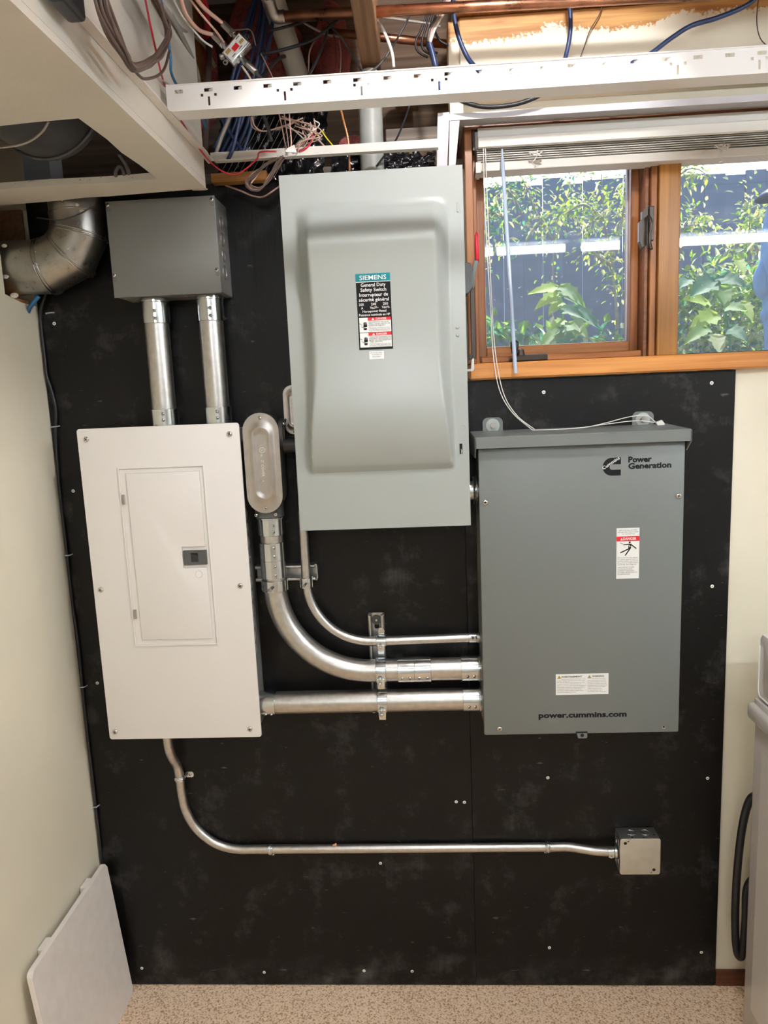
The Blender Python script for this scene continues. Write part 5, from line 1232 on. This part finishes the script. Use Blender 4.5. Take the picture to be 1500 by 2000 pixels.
wire('grey_cable_run', 'pale grey cable lying along the stained joist', [(318, 10, -0.36), (345, 50, -0.3), (370, 100, -0.2), (385, 140, -0.1), (392, 185, -0.05)], 0.0045, 'grey_cable')
wire('grey_cable_run', 'pale grey cable bending away above the stained joist', [(330, 20, -0.3), (352, 55, -0.25), (378, 70, -0.12), (400, 90, 0.0), (420, 130, 0.05)], 0.0040, 'grey_cable')
# coax splitter
Q = 0.34; sp = at(463, 98, -Q)
cu = at(505, 138, -Q)-at(425, 58, -Q); cu = Vector((cu.x, 0, cu.z)).normalized(); cw = Vector((-cu.z, 0, cu.x))   # along the cables, across the ports
if cw.z < 0: cw = -cw
t = thing('coax_splitter', 'silver coax splitter hanging from pink cables', 'splitter', sp)
M3 = Matrix((cu, Vector((0, 1, 0)), cw)).transposed().to_4x4(); M3.translation = sp
def loc(m_): 
    m_.bm.transform(M3); return m_
m = MB(); m.box(-0.013, 0.013, -0.011, 0.011, -0.024, 0.024, 0.0015, 2); bodyo = loc(m).build('housing', 'zinc', t, auto=40)
m = MB(); m.box(-0.0105, 0.0105, -0.0118, -0.0108, -0.0215, 0.0215); fld = loc(m).build('sticker', 'label_white', t)
m = MB(); m.box(-0.0045, 0.0045, -0.0122, -0.0117, -0.0065, 0.0065); loc(m).build('red_logo_block', 'label_red', fld)
m = MB(); m.box(-0.0085, -0.002, -0.0121, -0.0117, -0.0195, -0.009); loc(m).build('gold_block', 'label_gold', fld)
m = MB(); m.box(-0.0015, 0.004, -0.0121, -0.0117, 0.010, 0.0195); loc(m).build('gold_block', 'label_gold', fld)
for u_, w_ in ((0.007, -0.012), (0.007, 0.006), (-0.008, 0.014)):
    m = MB(); m.box(u_-0.0008, u_+0.0008, -0.0121, -0.0117, w_-0.004, w_+0.004); loc(m).build('fine_print', 'print_grey', fld)
for w_ in (-0.029, 0.029):
    m = MB(); m.prism(rrect(-0.0075, 0.0005, w_-0.005, w_+0.005, 0.0038), 0.002, 0.005); loc(m).build('mounting_ear', 'zinc', t)
    m = MB(); m.lathe((-0.0035, 0.002, w_+(0.0012 if w_ > 0 else -0.0012)), (0, -1, 0), [(0, 0.0003), (0.0022, 0.0003)], 12); loc(m).build('ear_hole', 'dark_slot', t)
def port(u0, u1, w_, par=t):
    m = MB(); s_ = 1 if u1 > u0 else -1
    m.lathe((u0, 0, w_), (s_, 0, 0), [(0.0045, 0), (0.0045, 0.009), (0.0052, 0.009), (0.0052, 0.010)], 16)
    o_ = loc(m).build('threaded_port', 'zinc', par, auto=40)
    m = MB(); m.cyl((u0+s_*0.009, 0, w_), (u0+s_*0.015, 0, w_), 0.0063, n=6); loc(m).build('hex_nut', 'zinc', o_)
    m = MB(); m.lathe((u0+s_*0.015, 0, w_), (s_, 0, 0), [(0.004, 0), (0.0058, 0.001), (0.0058, 0.021), (0.005, 0.022), (0, 0.022)], 18); loc(m).build('crimp_sleeve', 'stamped_steel', o_, auto=40)
    return M3 @ Vector((u0+s_*0.036, 0, w_))
e1 = port(-0.013, -1, 0.0155); e2_ = port(-0.013, -1, -0.0105); e3 = port(0.013, 1, -0.004)
m = MB(); m.lathe((-0.011, 0, -0.0235), (-0.6, 0, -1), [(0.005, 0), (0.005, 0.004), (0.0055, 0.006), (0.0035, 0.008), (0, 0.0085)], 14); loc(m).build('ground_lug', 'stamped_steel', t, auto=40)
wire('coax_cable', 'pink coax cable into the upper splitter port', [(372, -20, -0.45), (398, 15, -0.40), e1], 0.0036, 'pink_cable')
wire('coax_cable', 'pink coax cable into the lower splitter port', [(350, -20, -0.45), (362, 25, -0.42), (388, 58, -0.37), e2_], 0.0036, 'pink_cable')
wire('coax_cable', 'dark coax cable leaving the splitter towards the channel', [e3, e3+(e3-M3.translation)*0.25, at(545, 177, -Q), at(556, 205, -0.30)], 0.0034, 'dark_grey_cable')
wire('white_wire', 'thin white wire beside the pink coax cables, outermost', [(335, -10, -0.42), (355, 30, -0.40), (375, 55, -0.38), (395, 78, -0.36), (415, 92, -0.35)], 0.0018, 'white_cable')
wire('pink_wire', 'thin pink wire between the two coax cables', [(365, -10, -0.42), (395, 30, -0.40), (425, 65, -0.37), (443, 92, -0.325)], 0.0020, 'pink_cable')
wire('white_wire', 'white wire dropping from the splitter behind the channel', [(472, 128, -0.31), (488, 152, -0.30), (497, 178, -0.30), (500, 205, -0.29)], 0.0020, 'white_cable')
wire('brown_wire', 'thin brown wire arching over the splitter', [(440, 60, -0.28), (470, 58, -0.28), (490, 60, -0.28), (500, 90, -0.27)], 0.0012, 'brown_cable')
wire('brown_wire', 'thin pinkish wire running down to the channel top', [(510, 105, -0.28), (525, 135, -0.29), (543, 172, -0.30)], 0.0011, 'tan_cable')
wire('red_cable', 'red cable descending behind the pink coax cables', [(392, -20, -0.2), (404, 30, -0.13), (404, 70, -0.01), (398, 120, 0.06)], 0.007, 'red_cable')
# blue data cables, a sheaf of six
bl_ = (((505, -20), (492, 40), (475, 110), (455, 180), (450, 235), (425, 292)), ((512, -20), (505, 50), (490, 120), (468, 190), (460, 240), (432, 300)), ((520, -20), (512, 60), (500, 130), (480, 200), (470, 245), (440, 305)), ((528, -20), (520, 50), (508, 120), (492, 190), (482, 245), (455, 308)), ((500, -10), (480, 50), (462, 120), (445, 190), (440, 240), (418, 290)), ((535, 0), (530, 60), (512, 140), (500, 200), (490, 250), (470, 312)))
for i, P in enumerate(bl_):
    wire('data_cable', ('blue data cable, second from the soffit in the sheaf', 'blue data cable, third from the soffit in the sheaf', 'blue data cable, fourth from the soffit in the sheaf', 'blue data cable, fifth from the soffit in the sheaf', 'blue data cable nearest the soffit in the sheaf', 'blue data cable of the sheaf farthest from the soffit')[i], [(px, py, -0.05-0.012*(i % 3)) for px, py in P], 0.0042, 'blue_cable', group='sheaf of blue data cables beside the splitter')
for i, P in enumerate((((428, 215), (440, 245), (455, 268), (470, 290), (475, 310)), ((455, 215), (440, 250), (430, 275), (422, 300)), ((470, 225), (462, 262), (455, 290), (445, 312)))):
    wire('faded_cable', ('faded blue cable curling outward behind the channel', 'pale grey cable curling inward behind the channel', 'faded blue cable hanging straight behind the channel')[i], [(px, py, -0.10-0.01*i) for px, py in P], 0.0042, ('blue_cable', 'grey_cable', 'blue_cable')[i], group='faded cables curling behind the channel')
# black cables
wire('black_cable', 'black cable crossing the pale pipe to the joist', [(505, 107, -0.12), (560, 95, -0.12), (610, 78, -0.10), (640, 55, -0.10), (665, 32, -0.10)], 0.0034, 'black_rubber')
wire('black_cable', 'black cable rising from the channel up behind the pipe', [(495, 168, -0.2), (512, 150, -0.15), (540, 118, -0.06), (560, 108, 0.0)], 0.0042, 'black_rubber')
wire('black_cable', 'black cable looping low in front of the joist', [(640, 45, -0.08), (668, 75, -0.08), (690, 110, -0.08), (705, 135, -0.08), (720, 142, -0.08), (745, 122, -0.08), (770, 85, -0.08), (790, 50, -0.08), (800, 30, -0.09)], 0.0024, 'dark_grey_cable')
wire('black_cable', 'black cable hanging in a shallow arc left of the joist', [(526, 60, -0.10), (560, 52, -0.10), (585, 45, -0.10), (600, 38, -0.10)], 0.003, 'black_rubber')
wire('grey_cable_run', 'dark grey cable drooping to the channel near the pale pipe', [(640, 60, -0.06), (622, 110, -0.08), (600, 150, -0.15), (575, 168, -0.25), (545, 172, -0.31)], 0.0030, 'dark_grey_cable')
wire('white_wire', 'thin tan wire hanging left of the dark cable droop', [(622, 68, -0.05), (605, 100, -0.08), (602, 140, -0.1), (592, 160, -0.15), (560, 172, -0.28)], 0.0016, 'tan_cable')
wire('white_cable_stub', 'cut white cable hanging beside the joist', [(722, 28, -0.12), (742, 48, -0.12), (756, 75, -0.12), (766, 105, -0.12), (769, 131, -0.12)], 0.0033, 'white_cable')
wire('grey_cable_run', 'grey cable stretched behind the copper pipe towards the header', [(725, 30, -0.02), (780, 38, -0.02), (835, 46, -0.02), (860, 52, -0.02)], 0.0028, 'grey_cable')
wire('white_wire', 'whitish wire crossing the insulation left of the joist', [(590, 42, -0.02), (612, 55, -0.02), (640, 68, -0.02), (670, 72, -0.02)], 0.0026, 'grey_cable')
wire('brown_wire', 'maroon wire pair dropping left of the joist', [(652, 70, -0.03), (656, 100, -0.03), (658, 140, -0.03), (662, 175, -0.03)], 0.0024, 'maroon_cable')
wire('brown_wire', 'grey wire dropping right next to the maroon pair', [(662, 78, -0.03), (666, 105, -0.03), (664, 145, -0.03), (658, 180, -0.03)], 0.0012, 'grey_cable')
wire('ground_wire', 'bright copper stranded wire below the channel', [(664, 205, -0.12), (672, 240, -0.10), (680, 275, -0.09), (683, 335, -0.08)], 0.0027, 'bright_copper')
for i, P in enumerate((((836, 20), (822, 60), (812, 80), (816, 100), (835, 112)), ((842, 20), (830, 60), (824, 82), (828, 98), (845, 108)), ((848, 25), (838, 62), (834, 84), (838, 98), (855, 104)), ((852, 30), (850, 60), (858, 78), (868, 85), (876, 88)))):
    wire('loop_cable', ('outermost black cable loop of the cluster by the header stud', 'second black cable loop of the cluster by the header stud', 'third black cable loop of the cluster by the header stud', 'innermost black cable loop, touching the header stud')[i], [(px, py, -0.02-0.008*i) for px, py in P], 0.0026, 'black_rubber', group='black cable loops left of the header stud')
wire('sheathed_bundle', 'blue sheath end of the conductor bundle beside the header', [(838, 80, -0.12), (845, 105, -0.12), (852, 135, -0.12), (858, 165, -0.13), (866, 200, -0.13)], 0.0062, 'blue_cable')
for i, (mat, dx) in enumerate((('dark_grey_cable', -5), ('tan_cable', 0), ('white_cable', 5))):
    wire('bundle_conductor', ('dark', 'tan', 'white')[i]+' conductor leaving the blue sheath beside the header', [(838+dx*0.5, 82, -0.125), (845+dx, 55, -0.125), (862+dx, 25, -0.125), (880+dx, -15, -0.125)], 0.0027, mat)
# cables over the painted header
wire('blue_cable_run', 'dark blue cable curving over the header next to the stud', [(884, -20, -0.10), (887, 30, -0.10), (897, 75, -0.10), (915, 115, -0.10), (942, 146, -0.12), (960, 175, -0.14)], 0.0050, 'blue_cable')
wire('blue_cable_run', 'dark blue cable hanging at the middle of the header', [(1108, -20, -0.10), (1114, 30, -0.10), (1113, 70, -0.10), (1105, 110, -0.10), (1095, 140, -0.11), (1085, 170, -0.12)], 0.0048, 'blue_cable')
wire('blue_cable_run', 'dark blue cable sweeping up across the header to the corner', [(1490, -15, -0.10), (1455, 12, -0.10), (1400, 35, -0.10), (1350, 50, -0.10), (1310, 75, -0.10), (1270, 105, -0.10), (1230, 126, -0.11), (1190, 150, -0.12)], 0.0050, 'blue_cable')
wire('black_cable', 'dark cable sagging below the channel over the window', [(890, 192, -0.13), (915, 202, -0.125), (950, 209, -0.12), (1000, 205, -0.12), (1040, 193, -0.125), (1065, 180, -0.13)], 0.0048, 'black_rubber')
wire('brown_wire', 'thin brown wire wandering down the header', [(1179, -10, -0.04), (1172, 25, -0.04), (1152, 60, -0.04), (1140, 95, -0.04), (1125, 135, -0.04)], 0.0012, 'brown_cable')
wire('brown_wire', 'thin dark wire at the far end of the header', [(1482, -10, -0.04), (1478, 40, -0.04), (1485, 75, -0.04), (1505, 95, -0.04)], 0.0012, 'brown_cable')
wire('black_cable', 'black cable dropping from the channel to the vertical pipe', [(800, 205, -0.10), (790, 235, -0.09), (775, 270, -0.08), (760, 292, -0.07), (735, 325, -0.06)], 0.0022, 'black_rubber')
# loose telephone wires between the two ceiling strips, plus strands for film glints
t = thing('phone_wire_bundle', 'tangle of thin tan phone wires and grey glint strands above the pull box', 'wire bundle', at(570, 380, -0.12))
rr = random.Random(21)
hub = (572, 297)
for i in range(16):
    j = lambda s_: rr.uniform(-s_, s_)
    d_ = -0.13+0.05*rr.random(); e = (590+j(42), 235+j(14))
    MB().tube(smooth_path([at(e[0], e[1], d_), at(608+j(22), 258+j(14), d_), at(590+j(10), 280+j(8), d_), at(hub[0]+j(10), hub[1]+j(4), d_)]), 0.0013, 6).build('wire', ('tan_cable', 'pink_cable', 'brown_cable', 'white_cable')[i % 4], t, smooth=True)
for i in range(12):
    j = lambda s_: rr.uniform(-s_, s_)
    w = i/11; d_ = -0.135+0.03*rr.random()
    MB().tube(smooth_path([at(545+w*14+j(3), 305, d_), at(520-w*2+j(4), 322+j(3), d_), at(492+10*w+j(3), 342+j(4), d_), at(478+14*w+j(2), 358+j(3), d_), at(490+8*w+j(2), 372-6*w, d_), at(508+6*w, 370-6*w+j(2), d_), at(522+6*w, 350+j(3), d_), at(540+8*w, 320+j(3), d_), at(552+6*w, 304, d_)]), 0.0014, 6).build('wire', ('brown_cable', 'tan_cable', 'brown_cable', 'pink_cable')[i % 4], t, smooth=True)
for i in range(5):
    d_ = -0.10-0.01*i
    MB().tube(smooth_path([at(490+i*2, 228, d_), at(493+i*6, 248, d_), at(515+i*4, 256, d_), at(560+i*3, 246-i*3, d_), at(592, 230, d_)]) if i < 2 else smooth_path([at(525+10*i, 222, d_), at(535+8*i, 250, d_), at(545+6*i, 280, d_), at(558+2*i, 296, d_)]), 0.0014, 6).build('wire', ('tan_cable', 'pink_cable', 'tan_cable')[i % 3], t, smooth=True)
for i, x in enumerate(range(480, 600, 12)):
    d_ = -0.03; MB().tube(smooth_path([at(x+8, 228, d_), at(x-8, 262, d_-0.01), at(x-28, 300, d_-0.015), at(x-52, 345, d_-0.02)]), 0.0004, 5).build('wire', 'grey_cable', t, smooth=True)  # hair-thin grey strands drawn as glints on the black film
MB().prism([(at(556, 295, -0.14).x, at(556, 297, -0.14).z), (at(580, 298, -0.14).x, at(580, 299, -0.14).z), (at(575, 285, -0.14).x, at(575, 283, -0.14).z), (at(562, 291, -0.14).x, at(562, 290, -0.14).z)], -0.142, -0.140).build('tape_flag', 'label_white', t)
wire('maroon_wire', 'maroon wires looping out of the phone wire tangle', [(612, 262, -0.12), (605, 282, -0.12), (590, 294, -0.12), (575, 292, -0.12)], 0.0018, 'red_cable')
wire('tan_wire', 'tan cable sagging between the pull box and safety switch', [(440, 362, -0.06), (468, 372, -0.06), (495, 383, -0.06), (515, 384, -0.06), (540, 368, -0.06), (560, 352, -0.05)], 0.0020, 'tan_cable')
wire('tan_wire', 'tan cable arching right of the phone wire tangle', [(588, 278, -0.11), (612, 270, -0.11), (630, 282, -0.11), (642, 300, -0.11)], 0.0018, 'tan_cable')
wire('yellow_wire', 'twisted yellowish pair right of the phone wire tangle', [(628, 255, -0.10), (638, 270, -0.10), (648, 282, -0.10), (660, 298, -0.10)], 0.0014, 'label_yellow')
wire('black_cable', 'cut black cable end pointing down behind the channel', [(510, 215, -0.15), (522, 245, -0.15), (530, 275, -0.15)], 0.0042, 'black_rubber')
# ================================================================== OUTSIDE THE WINDOW
struct('ground_outside', MB().box(-3.0, 7.0, 0.16, 9.0, 1.40, 1.50), 'soil')
struct('sun_block_eave', MB().box(-3.0, 7.0, 0.0, 1.15, 2.95, 3.05), 'sun_block_eave')  # unseen overhang, added to keep direct sun out of the window
struct('house_wall_outside', MB().box(-3.0, 7.0, 0.15, 0.22, 2.60, 2.95).box(-3.0, -0.92, 0.15, 0.22, 1.5, 2.6).box(2.45, 7.0, 0.15, 0.22, 1.5, 2.6), 'siding_white')
FY = 3.70
t = thing('plank_fence', 'weathered grey plank fence beyond the window', 'fence', (1.5, FY, 1.5))
x = -0.2; bw = 0.137; i = 0; rr = random.Random(4); base = MB().box(0, bw, FY, FY+0.018, 1.50, 3.05).build('plank', 'fence_grey', t)
bm_ = base.data
while x < 4.0:
    o = base if i == 0 else bpy.data.objects.new('plank', bm_)
    if i > 0: COL.objects.link(o); o.parent = t
    o.location.x = x; o.location.z = rr.uniform(-0.03, 0.02); o.location.y = (0.004 if i % 2 else -0.004)+rr.uniform(-0.002, 0.002)
    x += bw+rr.choice((0.0015, 0.002, 0.0045)); i += 1
for z in (1.85, 2.75): MB().box(-0.2, 4.1, FY+0.02, FY+0.055, z, z+0.09).build('rail', 'fence_grey', t)
# neighbour's white siding above the fence, sloped so the sun whitens it
t = thing('neighbour_siding', 'white siding courses beyond the fence, tilted to catch the sun', 'siding', (2.0, 6.0, 1.5))
base = MB().prism([(0, 0), (0.20, 0.10), (0.20, 0.085), (0.0, -0.03)], -2.5, 7.0, 'YZ').build('siding_course', 'siding_white', t)
for k in range(16):
    o = base if k == 0 else bpy.data.objects.new('siding_course', base.data)
    if k: COL.objects.link(o); o.parent = t
    o.location = Vector((0, 4.9+k*0.185, 2.75+k*0.0925))
MB().box(-2.5, 7.0, 4.95, 5.0, 1.5, 2.76).build('house_wall', 'siding_white', t)
# ---- plants
def leaf(m, p, d, n_, L, Wd, fold=0.25):
    """one pointed leaf: p base, d direction, n_ face normal"""
    d = d.normalized(); s_ = d.cross(n_).normalized(); u = s_.cross(d).normalized()
    P = [p, p+d*L*0.35+s_*Wd*0.5+u*Wd*fold, p+d*L*0.35-s_*Wd*0.5+u*Wd*fold, p+d*L*0.4, p+d*L*0.72+s_*Wd*0.36+u*Wd*fold*0.5, p+d*L*0.72-s_*Wd*0.36+u*Wd*fold*0.5, p+d*L-u*Wd*0.2]
    v = [m.bm.verts.new(q) for q in P]
    for f in ((0, 1, 3), (0, 3, 2), (1, 4, 3), (3, 5, 2), (3, 4, 6), (3, 6, 5)): m.bm.faces.new([v[k] for k in f])
def rv(r_): 
    return Vector((r_.gauss(0, 1), r_.gauss(0, 1), r_.gauss(0, 1))).normalized()
def shrub(name, label, base, branches, mats, seed, leaf_len, n_leaf, stem_r=0.008, spread=0.05, group=None):
    """branches: list of point lists (3-D); leaves scattered along them"""
    r_ = random.Random(seed)
    t = thing(name, label, 'plant', base, group)
    for bi, P in enumerate(branches):
        if bi == 0 or name in ('low_shrub', 'dense_bush', 'tall_bush'):
            P = [Vector((P[0].x, P[0].y, 1.49))] + P if P[0].z > 1.5 else P
        MB().tube(smooth_path(P, 5), [stem_r*(1-0.7*k/(5*(len(P)-1))) for k in range(5*(len(P)-1)+1)], 6).build('stem', 'bark', t, smooth=True)
    ms = {k: MB() for k in mats}
    for P in branches:
        S_ = smooth_path(P, 6)
        for _ in range(n_leaf):
            f = r_.random()**0.7; q = S_[min(len(S_)-1, int(f*len(S_)))]
            o_ = rv(r_); q2 = q+o_*spread*r_.random()
            d = (o_+Vector((0, 0, -0.2))).normalized(); nn = Vector((r_.uniform(-.5, .5), -0.6, 0.8))
            leaf(ms[r_.choice(mats)], q2, d, nn, leaf_len*r_.uniform(0.6, 1.25), leaf_len*r_.uniform(0.35, 0.6))
    for k, m in ms.items():
        if m.bm.faces: o = m.build('foliage', k, t); o['kind'] = 'stuff'
        else: m.bm.free()
    return t
def pl(px, py, Y): return at(px, py, Y)
# climbing rose in front of the casement: several arching canes
Y = 2.6
shrub('rose_shrub', 'straggly rose shrub with yellow and green leaves behind casement pane', pl(1185, 740, Y),
      [[pl(1195, 760, Y), pl(1205, 640, Y), pl(1200, 560, Y), pl(1195, 500, Y), pl(1180, 430, Y), pl(1175, 340, Y)],
       [pl(1195, 500, Y), pl(1215, 430, Y), pl(1222, 350, Y)], [pl(1195, 520, Y), pl(1150, 480, Y), pl(1160, 420, Y)],
       [pl(1180, 430, Y), pl(1140, 400, Y), pl(1100, 420, Y)]], ['leaf_pale', 'leaf_green', 'leaf_yellow', 'leaf_lime'], 31, 0.034, 190, 0.011, 0.12)
Y = 2.9
shrub('rose_shrub', 'arching rose canes with pale leaves in the casement middle', pl(1080, 700, Y),
      [[pl(1078, 720, Y), pl(1080, 560, Y), pl(1085, 450, Y), pl(1110, 380, Y), pl(1115, 340, Y)],
       [pl(1080, 470, Y), pl(1050, 420, Y), pl(1030, 370, Y), pl(1020, 345, Y)], [pl(1015, 500, Y), pl(1040, 450, Y), pl(1070, 420, Y), pl(1105, 412, Y)],
       [pl(1020, 420, Y), pl(1000, 380, Y), pl(965, 355, Y)]], ['leaf_pale', 'leaf_yellow', 'leaf_teal', 'leaf_green'], 17, 0.034, 150, 0.007, 0.13)
shrub('rose_shrub', 'thin rose cane with yellow leaves beside the casement stile', pl(950, 600, 2.35),
      [[pl(930, 560, 2.35), pl(960, 500, 2.35), pl(980, 470, 2.35), pl(975, 455, 2.35)], [pl(940, 420, 2.35), pl(965, 415, 2.35), pl(985, 425, 2.35)], [pl(930, 520, 2.35), pl(950, 460, 2.35), pl(960, 400, 2.35)]], ['leaf_yellow', 'leaf_green', 'leaf_teal'], 5, 0.040, 55, 0.006, 0.09)
shrub('low_shrub', 'low teal-green bush at the casement foot', pl(965, 720, 2.6), [[pl(920+22*i, 720, 2.6), pl(925+22*i, 675, 2.6), pl(930+20*i+(i % 2)*8, 648, 2.6)] for i in range(6)], ['leaf_teal', 'leaf_green'], 77, 0.08, 40, 0.005, 0.10)
shrub('low_shrub', 'low green undergrowth beneath the large-leaved plant', pl(1150, 730, 2.2), [[pl(1060+26*i, 735, 2.2), pl(1065+26*i, 690, 2.2), pl(1070+25*i, 660, 2.2)] for i in range(7)], ['leaf_teal', 'leaf_pale', 'leaf_green'], 78, 0.07, 30, 0.005, 0.09)
# large-leaved plant: each big leaf is a part
def big_leaf(parent, c, tip, Wd, mat, droop, lobes=3):
    c = Vector(c); tip = Vector(tip); d = tip-c; L = d.length; d.normalize(); nn = Vector((0, -0.75, 0.66)); s_ = d.cross(nn).normalized(); u = s_.cross(d)
    m = MB(); rows = []
    prof = [(0, 0.04), (0.05, 0.55), (0.12, 1.0), (0.20, 0.70), (0.28, 0.82), (0.38, 1.08), (0.48, 0.62), (0.58, 0.66), (0.70, 0.50), (0.80, 0.34), (0.90, 0.16), (1.0, 0.0)]
    for f, w in prof:
        q = c+d*L*f+Vector((0, 0, -1))*droop*f*f*L
        rows.append([m.bm.verts.new(q+s_*Wd*0.5*w*k+u*abs(k)*Wd*0.10) for k in (-1, -0.5, 0, 0.5, 1)])
    for a, b in zip(rows, rows[1:]):
        for k in range(4): m.bm.faces.new((a[k], a[k+1], b[k+1], b[k]))
    bmesh.ops.remove_doubles(m.bm, verts=list(m.bm.verts), dist=1e-5)
    return m.build('leaf', mat, parent, smooth=True)
Y = 1.7
t = thing('large_leaf_plant', 'plant with broad bright green leaves in the casement pane', 'plant', pl(1100, 760, Y))
MB().tube(smooth_path([Vector((pl(1105, 760, Y).x, Y, 1.49)), pl(1105, 760, Y), pl(1100, 680, Y), pl(1098, 600, Y), pl(1085, 560, Y)]), 0.006, 7).build('stem', 'leaf_green', t, smooth=True)
for c, tp, w, mt, dr in (((1090, 560), (1030, 572), 0.075, 'leaf_lime', 0.05), ((1095, 558), (1145, 590), 0.085, 'leaf_green', 0.2), ((1092, 572), (1042, 600), 0.075, 'leaf_lime', 0.1), ((1098, 570), (1128, 585), 0.09, 'leaf_green', 0.2), ((1095, 590), (1070, 612), 0.07, 'leaf_lime', 0.1), ((1085, 600), (1150, 615), 0.08, 'leaf_teal', 0.15), ((1120, 598), (1175, 640), 0.09, 'leaf_teal', 0.1), ((1128, 605), (1132, 650), 0.07, 'leaf_pale', 0.0), ((1100, 640), (1052, 672), 0.10, 'leaf_green', 0.15), ((1105, 640), (1095, 690), 0.10, 'leaf_teal', 0.1), ((1110, 632), (1150, 655), 0.10, 'leaf_green', 0.15), ((1100, 625), (1075, 640), 0.06, 'leaf_lime', 0.1)):
    big_leaf(t, pl(*c, Y), pl(*tp, Y-0.12), w*0.95, mt, dr)
# right pane: dense bushes
Y = 2.3
shrub('dense_bush', 'dense leafy bush filling the lower part of fixed pane', pl(1420, 760, Y), [[pl(1320+17*i, 745, Y), pl(1322+17*i+(i*37 % 11), 640, Y), pl(1326+16*i+(i*53 % 13), 560-((i*29) % 40), Y)] for i in range(12)], ['leaf_green', 'leaf_pale', 'leaf_teal', 'leaf_lime'], 41, 0.055, 130, 0.006, 0.15)
Y = 2.8
shrub('tall_bush', 'taller pale bush near the edge of the fixed pane', pl(1460, 740, Y), [[pl(1455, 720, Y), pl(1460, 560, Y), pl(1463, 460, Y), pl(1467, 380, Y)], [pl(1480, 700, Y), pl(1480, 520, Y), pl(1478, 430, Y), pl(1495, 400, Y)], [pl(1440, 700, Y), pl(1430, 520, Y), pl(1445, 450, Y)]], ['leaf_pale', 'leaf_lime', 'leaf_green', 'leaf_yellow'], 43, 0.045, 150, 0.008, 0.13)
Y = 2.5
shrub('rose_shrub', 'leafy branch hanging at the mullion side of fixed pane', pl(1310, 480, Y), [[pl(1300, 520, Y), pl(1325, 460, Y), pl(1350, 425, Y), pl(1390, 420, Y)], [pl(1310, 400, Y), pl(1330, 340, Y), pl(1360, 330, Y), pl(1385, 345, Y)], [pl(1300, 380, Y), pl(1330, 320, Y), pl(1350, 312, Y)], [pl(1310, 480, Y), pl(1350, 440, Y), pl(1395, 455, Y)]], ['leaf_green', 'leaf_yellow', 'leaf_lime', 'leaf_pale'], 47, 0.042, 75, 0.006, 0.09)
Y = 1.6
t = thing('large_leaf_plant', 'broad teal leaves low in the fixed pane', 'plant', pl(1400, 760, Y))
MB().tube(smooth_path([Vector((pl(1430, 760, Y).x, Y, 1.49)), pl(1430, 760, Y), pl(1425, 660, Y), pl(1410, 580, Y), pl(1400, 540, Y)]), 0.006, 7).build('stem', 'leaf_teal', t, smooth=True)
for c, tp, w, mt, dr in (((1400, 545), (1345, 575), 0.12, 'leaf_teal', 0.1), ((1405, 540), (1460, 560), 0.11, 'leaf_teal', 0.1), ((1410, 560), (1415, 600), 0.1, 'leaf_green', 0.1), ((1380, 590), (1330, 580), 0.10, 'leaf_lime', 0.1), ((1400, 615), (1345, 635), 0.11, 'leaf_lime', 0.1), ((1415, 600), (1460, 605), 0.10, 'leaf_green', 0.1), ((1380, 640), (1335, 660), 0.09, 'leaf_green', 0.2), ((1420, 640), (1460, 660), 0.10, 'leaf_teal', 0.2), ((1400, 655), (1405, 690), 0.09, 'leaf_pale', 0.1), ((1440, 505), (1455, 535), 0.06, 'leaf_lime', 0.1), ((1450, 590), (1470, 620), 0.07, 'leaf_lime', 0.2), ((1345, 545), (1325, 560), 0.07, 'leaf_teal', 0.1)):
    big_leaf(t, pl(*c, Y), pl(*tp, Y-0.1), w*0.95, mt, dr)
# light blue cloth that hangs at the picture edge, under a small dark cap
Y = 2.0
t = thing('hanging_cloth', 'light blue cloth hanging outside at the pane edge', 'cloth', pl(1500, 760, Y))
def lump(P, R_, mat, name):
    S_ = smooth_path([pl(*p, Y) for p in P], 5)
    rr_ = [R_[min(len(R_)-1, int(k/5))]+(R_[min(len(R_)-1, int(k/5)+1)]-R_[min(len(R_)-1, int(k/5))])*((k % 5)/5) for k in range(len(S_))]
    return MB().tube(S_, rr_, 14).build(name, mat, t, smooth=True)
lump([(1512, 400), (1510, 440), (1510, 520), (1512, 620), (1510, 740)], [0.03, 0.045, 0.06, 0.05, 0.035], 'blue_cloth', 'main_fold')
lump([(1492, 505), (1486, 540), (1489, 570), (1500, 585)], [0.012, 0.036, 0.034, 0.012], 'blue_cloth', 'side_fold')
lump([(1500, 590), (1496, 615), (1499, 637)], [0.01, 0.028, 0.012], 'blue_cloth', 'lower_fold')
c = pl(1508, 385, Y)
MB().lathe(c, (0, 0, 1), [(0.075, -0.012), (0.08, -0.006), (0.05, 0.02), (0.012, 0.045), (0, 0.047)], 20).build('dark_cap', 'black_plastic', t, smooth=True)
